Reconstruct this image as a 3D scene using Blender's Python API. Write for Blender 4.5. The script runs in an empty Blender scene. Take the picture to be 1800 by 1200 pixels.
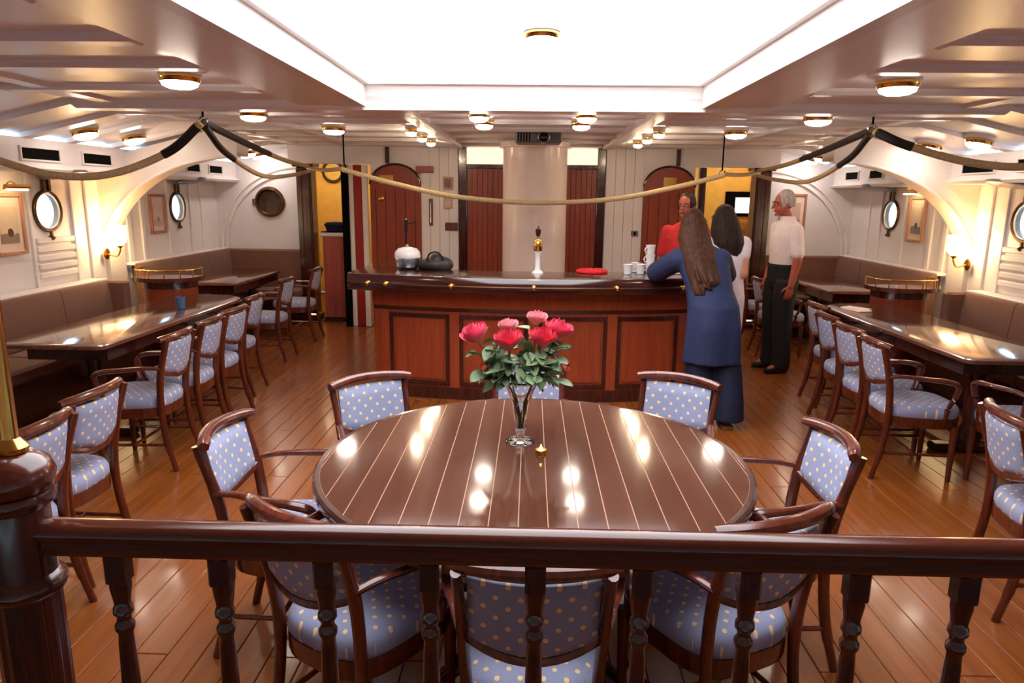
import bpy, bmesh, math, random
from mathutils import Vector, Matrix, Quaternion
random.seed(7)
R = math.radians
scene = bpy.context.scene
COL = scene.collection

# ------------------------------------------------------------------ camera
cam_d = bpy.data.cameras.new('camera'); cam = bpy.data.objects.new('camera', cam_d); COL.objects.link(cam)
cam_d.sensor_fit = 'HORIZONTAL'; cam_d.sensor_width = 36.0; cam_d.lens = 1226.0 / 1800.0 * 36.0
cam_d.clip_start = 0.05
PIT, YAW, ROL = R(11.7), R(1.45), R(0.6)
fwd = Vector((-math.sin(YAW) * math.cos(PIT), math.cos(YAW) * math.cos(PIT), -math.sin(PIT)))
rgt = fwd.cross(Vector((0, 0, 1))).normalized(); up = rgt.cross(fwd)
r2 = rgt * math.cos(ROL) + up * math.sin(ROL); u2 = up * math.cos(ROL) - rgt * math.sin(ROL)
M3 = Matrix((r2, u2, -fwd)).transposed()
cam.matrix_world = Matrix.Translation((0, 0, 1.7)) @ M3.to_4x4()
scene.camera = cam

# ------------------------------------------------------------------ light and exposure
SKY_STRENGTH = 13.0          # daylight seen through the portholes
SKYLIGHT_STRENGTH = 4.2     # frosted skylight over the saloon
LAMP_STRENGTH = 28.0        # round ceiling lamps
SCONCE_STRENGTH = 40.0
w = bpy.data.worlds.new('sky'); scene.world = w; w.use_nodes = True
w.node_tree.nodes['Background'].inputs[0].default_value = (0.55, 0.82, 1.0, 1)
w.node_tree.nodes['Background'].inputs[1].default_value = SKY_STRENGTH
vs = scene.view_settings
vs.view_transform = 'Standard'; vs.look = 'None'; vs.exposure = 0.42; vs.gamma = 1.0; vs.use_curve_mapping = False
try:
    scene.cycles.max_bounces = 8; scene.cycles.diffuse_bounces = 5; scene.cycles.glossy_bounces = 4
    scene.cycles.transmission_bounces = 8; scene.cycles.sample_clamp_indirect = 6.0
    scene.cycles.caustics_reflective = False; scene.cycles.caustics_refractive = False
    scene.cycles.use_denoising = True
except Exception: pass

# ------------------------------------------------------------------ materials
def lin(c):
    f = lambda v: v / 12.92 if v <= 0.04045 else ((v + 0.055) / 1.055) ** 2.4
    return tuple(f(v / 255.0) for v in c) + (1.0,)
MATS = {}
def mat(name, rgb, rough=0.5, metal=0.0, noise=0.06, nscale=8.0, bump=0.0, bscale=60.0, trans=0.0, ior=1.45, coat=0.0, emit=None, estr=0.0, alpha=1.0, spec=None, sheen=0.0):
    if name in MATS: return MATS[name]
    m = bpy.data.materials.new(name); m.use_nodes = True; nt = m.node_tree; b = nt.nodes['Principled BSDF']
    c = lin(rgb)
    if noise > 0:
        tc = nt.nodes.new('ShaderNodeTexCoord'); n = nt.nodes.new('ShaderNodeTexNoise'); n.inputs['Scale'].default_value = nscale
        n.inputs['Detail'].default_value = 4; nt.links.new(tc.outputs['Object'], n.inputs['Vector'])
        r = nt.nodes.new('ShaderNodeValToRGB')
        r.color_ramp.elements[0].color = tuple(max(0, v * (1 - noise)) for v in c[:3]) + (1,)
        r.color_ramp.elements[1].color = tuple(min(1, v * (1 + noise)) for v in c[:3]) + (1,)
        r.color_ramp.elements[0].position = 0.3; r.color_ramp.elements[1].position = 0.7
        nt.links.new(n.outputs['Fac'], r.inputs['Fac']); nt.links.new(r.outputs['Color'], b.inputs['Base Color'])
        if bump > 0:
            n2 = nt.nodes.new('ShaderNodeTexNoise'); n2.inputs['Scale'].default_value = bscale
            nt.links.new(tc.outputs['Object'], n2.inputs['Vector'])
            bp = nt.nodes.new('ShaderNodeBump'); bp.inputs['Strength'].default_value = bump; bp.inputs['Distance'].default_value = 0.01
            nt.links.new(n2.outputs['Fac'], bp.inputs['Height']); nt.links.new(bp.outputs['Normal'], b.inputs['Normal'])
    else: b.inputs['Base Color'].default_value = c
    b.inputs['Roughness'].default_value = rough; b.inputs['Metallic'].default_value = metal
    b.inputs['Transmission Weight'].default_value = trans; b.inputs['IOR'].default_value = ior
    b.inputs['Coat Weight'].default_value = coat; b.inputs['Coat Roughness'].default_value = 0.072
    if spec is not None: b.inputs['Specular IOR Level'].default_value = spec
    if sheen: b.inputs['Sheen Weight'].default_value = sheen
    if emit: b.inputs['Emission Color'].default_value = lin(emit); b.inputs['Emission Strength'].default_value = estr
    MATS[name] = m; return m
def wood(name, c1, c2, rough=0.3, stretch=(1, 1, 0.08), scale=14.0, vary=0.0, coat=0.3, ref='Object'):
    if name in MATS: return MATS[name]
    m = bpy.data.materials.new(name); m.use_nodes = True; nt = m.node_tree; b = nt.nodes['Principled BSDF']
    tc = nt.nodes.new('ShaderNodeTexCoord'); mp = nt.nodes.new('ShaderNodeMapping'); mp.inputs['Scale'].default_value = stretch
    nt.links.new(tc.outputs[ref], mp.inputs['Vector'])
    n = nt.nodes.new('ShaderNodeTexNoise'); n.inputs['Scale'].default_value = scale; n.inputs['Detail'].default_value = 6; n.inputs['Roughness'].default_value = 0.6
    n.inputs['Distortion'].default_value = 0.6
    r = nt.nodes.new('ShaderNodeValToRGB'); r.color_ramp.elements[0].position = 0.3; r.color_ramp.elements[1].position = 0.72
    r.color_ramp.elements[0].color = lin(c1); r.color_ramp.elements[1].color = lin(c2)
    nt.links.new(n.outputs['Fac'], r.inputs['Fac'])
    out = r.outputs['Color']
    oi = nt.nodes.new('ShaderNodeObjectInfo')
    ad = nt.nodes.new('ShaderNodeVectorMath'); ad.operation = 'ADD'
    ml = nt.nodes.new('ShaderNodeMath'); ml.operation = 'MULTIPLY'; ml.inputs[1].default_value = 17.0
    nt.links.new(oi.outputs['Random'], ml.inputs[0]); nt.links.new(mp.outputs['Vector'], ad.inputs[0]); nt.links.new(ml.outputs[0], ad.inputs[1])
    nt.links.new(ad.outputs[0], n.inputs['Vector'])
    if vary:
        hs = nt.nodes.new('ShaderNodeHueSaturation'); mr = nt.nodes.new('ShaderNodeMapRange')
        mr.inputs['To Min'].default_value = 1 - vary; mr.inputs['To Max'].default_value = 1 + vary
        nt.links.new(oi.outputs['Random'], mr.inputs['Value']); nt.links.new(mr.outputs[0], hs.inputs['Value'])
        nt.links.new(out, hs.inputs['Color']); out = hs.outputs['Color']
    nt.links.new(out, b.inputs['Base Color'])
    b.inputs['Roughness'].default_value = rough; b.inputs['Coat Weight'].default_value = coat; b.inputs['Coat Roughness'].default_value = 0.1
    MATS[name] = m; return m
def dotted(name, base, dot, ax, s=0.06, rad=0.165):
    m = bpy.data.materials.new(name); m.use_nodes = True; nt = m.node_tree; b = nt.nodes['Principled BSDF']
    L = nt.links.new; N = nt.nodes.new
    def mth(op, a, c=None):
        n = N('ShaderNodeMath'); n.operation = op
        for i, v in enumerate((a, c)):
            if v is None: continue
            if isinstance(v, (int, float)): n.inputs[i].default_value = v
            else: L(v, n.inputs[i])
        return n.outputs[0]
    tc = N('ShaderNodeTexCoord'); sp = N('ShaderNodeSeparateXYZ'); L(tc.outputs['Object'], sp.inputs[0])
    u, v = sp.outputs[0], sp.outputs[ax]
    a = mth('SUBTRACT', mth('FRACT', mth('DIVIDE', mth('ADD', u, v), s)), 0.5)
    c = mth('SUBTRACT', mth('FRACT', mth('DIVIDE', mth('SUBTRACT', u, v), s)), 0.5)
    d = mth('SQRT', mth('ADD', mth('MULTIPLY', a, a), mth('MULTIPLY', c, c)))
    k = mth('LESS_THAN', d, rad)
    nz = N('ShaderNodeTexNoise'); nz.inputs['Scale'].default_value = 220; L(tc.outputs['Object'], nz.inputs['Vector'])
    mx0 = N('ShaderNodeMix'); mx0.data_type = 'RGBA'; L(nz.outputs['Fac'], mx0.inputs[0])
    bl = lin(base); mx0.inputs[6].default_value = tuple(x * .8 for x in bl[:3]) + (1,); mx0.inputs[7].default_value = tuple(x * 1.2 for x in bl[:3]) + (1,)
    mx = N('ShaderNodeMix'); mx.data_type = 'RGBA'; L(k, mx.inputs[0]); L(mx0.outputs[2], mx.inputs[6]); mx.inputs[7].default_value = lin(dot)
    L(mx.outputs[2], b.inputs['Base Color']); b.inputs['Roughness'].default_value = 0.8
    MATS[name] = m; return m
def emis(name, rgb, strength, rough=0.4):
    return mat(name, rgb, rough, noise=0, emit=rgb, estr=strength)

CEIL = mat('ceiling_gloss_paint', (244, 240, 242), 0.33, noise=0.02, nscale=3, spec=0.5)
WALL = mat('wall_cream_paint', (240, 234, 234), 0.38, noise=0.03, nscale=3)
WHITE = mat('white_paint', (235, 228, 224), 0.35, noise=0.02)
MAST = mat('mast_paint', (228, 208, 200), 0.22, noise=0.02)
MAHOG = wood('dark_mahogany', (44, 17, 12), (74, 29, 20), 0.22, (1, 1, .12), 30, 0.1, 0.5)
CHAIRW = wood('chair_mahogany', (66, 25, 14), (108, 45, 25), 0.22, (1, 1, .15), 30, 0.1, 0.5)
REDW = wood('bar_mahogany', (126, 48, 24), (156, 68, 37), 0.32, (1, 1, .07), 34, 0.05, 0.2)
FLOORW = wood('varnished_floor_oak', (124, 66, 25), (150, 84, 35), 0.26, (1, .05, 1), 18, 0.09, 0.15)
JOINT = mat('floor_joint', (70, 32, 18), 0.6)
TABLEW = wood('table_walnut', (76, 44, 33), (94, 57, 43), 0.09, (1, .05, 1), 26, 0.1, 0.3)
LONGT = wood('long_table_walnut', (92, 52, 36), (126, 78, 56), 0.14, (1, .06, 1), 34, 0.1, 0.8)
SEAM = mat('pale_inlay', (160, 122, 96), 0.35, noise=0.05)
BLUE = dotted('blue_dotted_seat', (146, 152, 182), (244, 206, 150), 1)
BLUEB = dotted('blue_dotted_back', (146, 152, 182), (244, 206, 150), 2)
BENCH = mat('taupe_bench_fabric', (122, 82, 66), 0.85, noise=0.16, nscale=180, bump=0.15, bscale=400, sheen=0.2)
BRASS = mat('polished_brass', (226, 176, 92), 0.18, 1.0, noise=0.03)
BRASSD = mat('aged_brass', (104, 76, 52), 0.35, 1.0, noise=0.1)
STEEL = mat('steel', (170, 172, 178), 0.25, 1.0, noise=0.04)
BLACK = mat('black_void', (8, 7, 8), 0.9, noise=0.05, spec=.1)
LEATH = mat('black_leather_sleeve', (24, 18, 18), 0.5, noise=0.15, nscale=40, bump=.2)
GREYD = mat('grey_plastic', (120, 112, 116), 0.45)
GLASS = mat('clear_glass', (250, 250, 250), 0.02, noise=0, trans=1.0, ior=1.45)
WATER = mat('vase_water', (230, 240, 230), 0.02, noise=0, trans=1.0, ior=1.33)
ROPE = mat('cream_rope', (206, 182, 140), 0.75, noise=0.16, nscale=60, bump=0.5, bscale=90)
LAMPG = emis('lamp_diffuser_glow', (255, 238, 220), LAMP_STRENGTH)
SPOTG = emis('spot_diffuser_glow', (255, 226, 188), LAMP_STRENGTH * 3.2)
SCONG = emis('sconce_shade_glow', (255, 214, 150), SCONCE_STRENGTH)
SKYG = emis('frosted_skylight_pane', (250, 251, 255), SKYLIGHT_STRENGTH)
YELL = mat('yellow_passage_wall', (244, 206, 110), 0.5)
REDP = mat('red_painted_panel', (150, 30, 26), 0.4)

# ------------------------------------------------------------------ mesh helpers
class MB:
    def __init__(s): s.v = []; s.f = []
    def add(s, vs, fs):
        n = len(s.v); s.v += [tuple(p) for p in vs]; s.f += [tuple(n + i for i in f) for f in fs]; return s
    def box(s, c, d, rz=0.0, rx=0.0, ch=0.0):
        x, y, z = d[0] / 2, d[1] / 2, d[2] / 2
        if ch > 0:
            ch = min(ch, x * .45, y * .45, z * .45)
            pts = []
            for (zz, o) in ((-z, ch), (-z + ch, 0), (z - ch, 0), (z, ch)):
                X, Y = x - o, y - o; k = ch if o == 0 else ch * .6
                pts += [(-X + k, -Y, zz), (X - k, -Y, zz), (X, -Y + k, zz), (X, Y - k, zz), (X - k, Y, zz), (-X + k, Y, zz), (-X, Y - k, zz), (-X, -Y + k, zz)]
            fs = [tuple(range(7, -1, -1)), tuple(range(24, 32))]
            for l in range(3):
                for i in range(8): j = (i + 1) % 8; fs.append((l * 8 + i, l * 8 + j, l * 8 + 8 + j, l * 8 + 8 + i))
        else:
            pts = [(-x, -y, -z), (x, -y, -z), (x, y, -z), (-x, y, -z), (-x, -y, z), (x, -y, z), (x, y, z), (-x, y, z)]
            fs = [(3, 2, 1, 0), (4, 5, 6, 7), (0, 1, 5, 4), (1, 2, 6, 5), (2, 3, 7, 6), (3, 0, 4, 7)]
        m = Matrix.Translation(c) @ Matrix.Rotation(rz, 4, 'Z') @ Matrix.Rotation(rx, 4, 'X')
        return s.add([m @ Vector(p) for p in pts], fs)
    def bb(s, a, b, ch=0.0):
        return s.box([(a[i] + b[i]) / 2 for i in range(3)], [abs(b[i] - a[i]) for i in range(3)], ch=ch)
    def rings(s, rings, cap=True, closed=True):
        n = len(rings[0]); fs = []
        for k in range(len(rings) - 1):
            for i in range(n if closed else n - 1):
                j = (i + 1) % n; fs.append((k * n + i, k * n + j, (k + 1) * n + j, (k + 1) * n + i))
        if cap and closed: fs += [tuple(range(n - 1, -1, -1)), tuple(range((len(rings) - 1) * n, len(rings) * n))]
        return s.add([p for r in rings for p in r], fs)
    def lathe(s, prof, c=(0, 0, 0), n=24, axis=None, flute=0, fd=0.0, cap=True):
        rs = []
        q = Vector((0, 0, 1)).rotation_difference(Vector(axis)) if axis else None
        for (r, z) in prof:
            ring = []
            for i in range(n):
                a = 2 * math.pi * i / n
                rr = r * (1 - fd * (0.5 + 0.5 * math.cos(flute * a))) if flute else r
                p = Vector((rr * math.cos(a), rr * math.sin(a), z))
                if q: p = q @ p
                ring.append((p.x + c[0], p.y + c[1], p.z + c[2]))
            rs.append(ring)
        return s.rings(rs, cap)
    def tube(s, pts, rad, n=10, flat=None, upv=(0, 0, 1), cap=True, closed=False):
        P = [Vector(p) for p in pts]; m = len(P); rs = []
        ra = rad if isinstance(rad, (list, tuple)) else [rad] * m
        for k in range(m):
            if closed: t = P[(k + 1) % m] - P[k - 1]
            else: t = P[min(k + 1, m - 1)] - P[max(k - 1, 0)]
            t.normalize(); u = Vector(upv); 
            if abs(t.dot(u)) > .95: u = Vector((0, 1, 0)) if abs(t.y) < .9 else Vector((1, 0, 0))
            a = t.cross(u).normalized(); b = a.cross(t)
            fx, fy = flat if flat else (1, 1)
            rs.append([P[k] + a * (math.cos(2 * math.pi * i / n) * ra[k] * fx) + b * (math.sin(2 * math.pi * i / n) * ra[k] * fy) for i in range(n)])
        if closed: rs.append(rs[0])
        return s.rings(rs, cap and not closed)
    def prism(s, poly, z0, z1, mp=None):
        n = len(poly); f = mp or (lambda x, y, z: (x, y, z))
        vs = [f(x, y, z0) for x, y in poly] + [f(x, y, z1) for x, y in poly]
        return s.add(vs, [tuple(range(n - 1, -1, -1)), tuple(range(n, 2 * n))] + [(i, (i + 1) % n, n + (i + 1) % n, n + i) for i in range(n)])
    def ell(s, c, r, q=None, n=14, m=9):
        rs = []
        for k in range(m + 1):
            t = math.pi * k / m; t = min(max(t, 0.06), math.pi - 0.06)
            ring = []
            for i in range(n):
                a = 2 * math.pi * i / n
                p = Vector((r[0] * math.sin(t) * math.cos(a), r[1] * math.sin(t) * math.sin(a), -r[2] * math.cos(t)))
                if q: p = q @ p
                ring.append(Vector(c) + p)
            rs.append(ring)
        return s.rings(rs)
    def cap(s, p0, r0, p1, r1, n=12):
        p0, p1 = Vector(p0), Vector(p1); d = p1 - p0; l = d.length; d.normalize()
        pts, rad = [], []
        for k in range(5): t = math.pi / 2 * k / 4; pts.append(p0 - d * r0 * math.cos(t)); rad.append(max(r0 * math.sin(t), r0 * .08))
        for k in range(5): t = math.pi / 2 * k / 4; pts.append(p1 + d * r1 * math.sin(t)); rad.append(max(r1 * math.cos(t), r1 * .08))
        return s.tube(pts, rad, n)
    def chain(s, pts, rads, n=12):
        for i in range(len(pts) - 1): s.cap(pts[i], rads[i], pts[i + 1], rads[i + 1], n)
        return s
    def mesh(s, name, m, smooth=35):
        me = bpy.data.meshes.new(name); me.from_pydata([tuple(v) for v in s.v], [], s.f); me.validate(); 
        bm = bmesh.new(); bm.from_mesh(me); bmesh.ops.recalc_face_normals(bm, faces=bm.faces); bm.to_mesh(me); bm.free()
        me.materials.append(m)
        if smooth:
            me.shade_smooth()
            me.set_sharp_from_angle(angle=R(smooth))
        return me
    def build(s, name, m, parent=None, smooth=35, loc=None, rz=0.0):
        return link(name, s.mesh(name, m, smooth), parent, loc, rz)
def link(name, me, parent=None, loc=None, rz=0.0):
    o = bpy.data.objects.new(name, me); COL.objects.link(o)
    if parent: o.parent = parent
    if loc: o.location = loc
    o.rotation_euler.z = rz
    return o
def tag(o, label=None, cat=None, group=None, kind=None):
    if label: o['label'] = label
    if cat: o['category'] = cat
    if group: o['group'] = group
    if kind: o['kind'] = kind
    return o
def thing(name, label, cat, loc=(0, 0, 0), rz=0.0, group=None):
    o = bpy.data.objects.new(name, None); COL.objects.link(o); o.location = loc; o.rotation_euler.z = rz
    o.empty_display_size = 0.1
    return tag(o, label, cat, group)
def struct(o): o['kind'] = 'structure'; return o
def copy_tree(o, parent=None):
    c = o.copy(); COL.objects.link(c); c.parent = parent
    for ch in [x for x in KIDS.get(o.name, [])]: copy_tree(ch, c)
    return c
KIDS = {}
def index_kids():
    KIDS.clear()
    for o in bpy.data.objects:
        if o.parent: KIDS.setdefault(o.parent.name, []).append(o)
def remeshed(mb, name, m, voxel=0.007, smooth_it=4):
    o = mb.build(name + '_tmp', m, None, 0)
    md = o.modifiers.new('r', 'REMESH'); md.mode = 'VOXEL'; md.voxel_size = voxel; md.use_smooth_shade = True
    sm = o.modifiers.new('s', 'SMOOTH'); sm.factor = 0.5; sm.iterations = smooth_it
    dg = bpy.context.evaluated_depsgraph_get()
    me = bpy.data.meshes.new_from_object(o.evaluated_get(dg)); me.name = name
    bpy.data.objects.remove(o); me.shade_smooth()
    if not me.materials: me.materials.append(m)
    return me
def arc(a0, a1, n): return [a0 + (a1 - a0) * i / n for i in range(n + 1)]
def rrect(x0, x1, y0, y1, r, n=5):
    out = []
    for (cx, cy, a) in ((x1 - r, y1 - r, 0), (x0 + r, y1 - r, 90), (x0 + r, y0 + r, 180), (x1 - r, y0 + r, 270)):
        for k in range(n + 1): t = R(a + 90 * k / n); out.append((cx + r * math.cos(t), cy + r * math.sin(t)))
    return out
def bez(p0, p1, p2, n=12):
    p0, p1, p2 = Vector(p0), Vector(p1), Vector(p2)
    return [(1 - t) ** 2 * p0 + 2 * t * (1 - t) * p1 + t * t * p2 for t in [i / n for i in range(n + 1)]]
def smoothpath(pts, k=8):
    P = [Vector(p) for p in pts]; P = [P[0] * 2 - P[1]] + P + [P[-1] * 2 - P[-2]]; out = []
    for i in range(1, len(P) - 2):
        for j in range(k):
            t = j / k; a, b, c, d = P[i - 1], P[i], P[i + 1], P[i + 2]
            out.append(0.5 * ((2 * b) + (c - a) * t + (2 * a - 5 * b + 4 * c - d) * t * t + (3 * b - a - 3 * c + d) * t ** 3))
    return out + [P[-2]]

# ================================================================== SETTING
HX = 4.3           # half width of the saloon at the hull
ZC = 2.30          # underside of beams
YB = 9.6           # end wall of the side booths
YC = 9.0           # face of the central casing
YF = -2.0          # wall behind the camera

# ---- floor
fl = struct(MB().bb((-HX, YF, -0.12), (HX, 12.6, -0.012)).build('floor', JOINT))
PW = 0.128
pl_me = {}
def plank(x, y0, y1):
    L = round(y1 - y0, 3)
    if L not in pl_me:
        pl_me[L] = MB().box((0, 0, 0), (PW - 0.003, L - 0.004, 0.024), ch=0.0025).mesh('floor_plank', FLOORW, 0)
    link('floor_plank', pl_me[L], fl, (x, (y0 + y1) / 2, -0.012))
nrow = 27
for i in range(-nrow, nrow + 1):
    x = i * PW; off = (0.0, 1.7, 0.85, 2.45)[i % 4]
    cuts = [-0.4] + [c for c in (0.6 + off, 4.0 + off, 7.4 + off) if c < 9.0] + [YC if abs(x) < 2.05 else YB]
    for a, b in zip(cuts[:-1], cuts[1:]): plank(x, a, b)
for sx in (-1, 1):
    for i in range(16, 29): plank(sx * i * PW, YB, 12.5)

# ---- ceiling: recessed sheet with hatch opening, sloping sides
HXH, HY0, HY1 = 1.17, 1.1, 4.98
cm = MB()
cm.bb((-3.2, YF, 2.335), (-HXH, YB, 2.42)); cm.bb((HXH, YF, 2.335), (3.2, YB, 2.42))
cm.bb((-HXH, HY1, 2.335), (HXH, YB, 2.42)); cm.bb((-HXH, YF, 2.335), (HXH, HY0, 2.42))
for s in (-1, 1):
    cm.prism([(s * 3.2, 2.335), (s * 4.06, 2.14), (s * 4.06, 2.225), (s * 3.2, 2.42)], YF, YB, lambda x, z, y: (x, y, z))
ce = struct(cm.build('ceiling', CEIL, smooth=0))
def beam(x0, x1, y0, y1, z0=ZC, z1=2.365, name='ceiling_beam'):
    m = MB(); c = 0.02
    m.rings([[(x0, y0, z1), (x1, y0, z1), (x1, y1, z1), (x0, y1, z1)], [(x0, y0, z0 + c), (x1, y0, z0 + c), (x1, y1, z0 + c), (x0, y1, z0 + c)],
             [(x0 + c, y0 + c, z0), (x1 - c, y0 + c, z0), (x1 - c, y1 - c, z0), (x0 + c, y1 - c, z0)]])
    return m.build(name, CEIL, ce, 0)
def slope_beam(s, y0, y1):
    MB().prism([(s * 3.2, ZC), (s * 4.06, 2.10), (s * 4.06, 2.18), (s * 3.2, 2.37)], y0, y1, lambda x, z, y: (x, y, z)).build('ceiling_beam', CEIL, ce, 0)
# hatch surround boards
for s in (-1, 1):
    a, b = sorted((s * HXH, s * 1.62)); beam(a, b, YF, HY1 + 0.26, 2.30, 2.365, 'hatch_surround_board')
beam(-HXH, HXH, HY0 - 0.5, HY0, 2.30, 2.365, 'hatch_surround_board')
for s in (-1, 1):
    for yy in (-1.2, -0.5, 0.2, 0.9, 1.6, 2.3, 2.95, 3.55, 4.3):
        a, b = sorted((s * 1.62, s * 3.2)); beam(a, b, yy, yy + 0.13); slope_beam(s, yy, yy + 0.13)
    a, b = sorted((s * 2.86, s * 3.02)); beam(a, b, YF, YB, 2.31)
beam(-3.2, 3.2, HY1, HY1 + 0.2, 2.275)
for s in (-1, 1): slope_beam(s, HY1, HY1 + 0.2)
for yy in (5.55, 6.1, 6.75, 7.45, 8.1, 8.75):
    beam(-3.2, 3.2, yy, yy + 0.12)
    for s in (-1, 1): slope_beam(s, yy, yy + 0.12)
for s in (-1, 1):
    a, b = sorted((s * 0.86, s * 1.02)); beam(a, b, HY1 + 0.1, YC, 2.285)
    a, b = sorted((s * 2.2, s * 2.32)); beam(a, b, HY1 + 0.1, YC, 2.305)

# ---- skylight trunk over the hatch
sk = thing('skylight', 'large white rectangular skylight opening above the round table', 'skylight', (0, 2.6, 2.3))
sk['kind'] = 'structure'
def loc_sk(a, b): return ((a[0], a[1] - 2.6, a[2] - 2.3), (b[0], b[1] - 2.6, b[2] - 2.3))
t = 0.05
for nm, a, b in (('coaming', (-HXH, HY1, 2.275), (HXH, HY1 + t, 2.47)), ('coaming', (-HXH, HY0 - t, 2.28), (HXH, HY0, 2.47)),
                 ('coaming', (-HXH - t, HY0, 2.298), (-HXH + .022, HY1, 2.47)), ('coaming', (HXH - .022, HY0, 2.298), (HXH + t, HY1, 2.47))):
    MB().bb(*loc_sk(a, b)).build(nm, WHITE, sk, 0)
for a, b in (((-HXH, HY1 - 0.05, 2.44), (HXH, HY1, 2.47)), ((-HXH, HY0, 2.44), (-HXH + 0.06, HY1 - .05, 2.47)), ((HXH - 0.06, HY0, 2.44), (HXH, HY1 - .05, 2.47))):
    MB().bb(*loc_sk(a, b)).build('ledge', WHITE, sk, 0)
for a, b in (((-HXH - .05, HY1 - .02, 2.47), (HXH + .05, HY1 + .05, 2.66)), ((-HXH - .05, HY0 - .05, 2.47), (HXH + .05, HY0, 2.66)),
             ((-HXH - .05, HY0, 2.47), (-HXH + .02, HY1 - .02, 2.66)), ((HXH - .02, HY0, 2.47), (HXH + .05, HY1 - .02, 2.66))):
    MB().bb(*loc_sk(a, b)).build('upper_coaming', WHITE, sk, 0)
nx, ny = 2, 3
for i in range(nx):
    for j in range(ny):
        x0 = -HXH - .05 + (2 * HXH + .1) * i / nx; x1 = -HXH - .05 + (2 * HXH + .1) * (i + 1) / nx
        y0 = HY0 - .05 + (HY1 - HY0 + .1) * j / ny; y1 = HY0 - .05 + (HY1 - HY0 + .1) * (j + 1) / ny
        MB().bb(*loc_sk((x0, y0, 2.662), (x1, y1, 2.69))).build('pane', SKYG, sk, 0)
# ---- hull walls with portholes
PORTS = {-1: [6.18, 8.5], 1: [6.25, 8.58]}
ZP, RP = 1.535, 0.165
def hull(s, name):
    m = MB(); X = s * HX; S = 0.28; y = YF
    def quad(y0, z0, y1, z1): m.add([(X, y0, z0), (X, y1, z0), (X, y1, z1), (X, y0, z1)], [(0, 1, 2, 3)])
    for p in [1.2, 3.7] + PORTS[s]:
        quad(y, 0, p - S, 2.4); quad(p - S, 0, p + S, ZP - S); quad(p - S, ZP + S, p + S, 2.4)
        n = 32; cir = [(p + RP * math.cos(2 * math.pi * i / n), ZP + RP * math.sin(2 * math.pi * i / n)) for i in range(n)]
        sq = []
        for i in range(n):
            a = 2 * math.pi * i / n; c, d = math.cos(a), math.sin(a); k = S / max(abs(c), abs(d)); sq.append((p + k * c, ZP + k * d))
        for i in range(n):
            j = (i + 1) % n
            m.add([(X, *cir[i]), (X, *sq[i]), (X, *sq[j]), (X, *cir[j])], [(0, 1, 2, 3)])
            m.add([(X, *cir[i]), (X, *cir[j]), (X + s * .1, *cir[j]), (X + s * .1, *cir[i])], [(0, 1, 2, 3)])
        y = p + S
    quad(y, 0, YB + .1, 2.4)
    return struct(m.build(name, WALL, None, 30))
wl, wr = hull(-1, 'wall_left'), hull(1, 'wall_right')
nwin = 0
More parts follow.
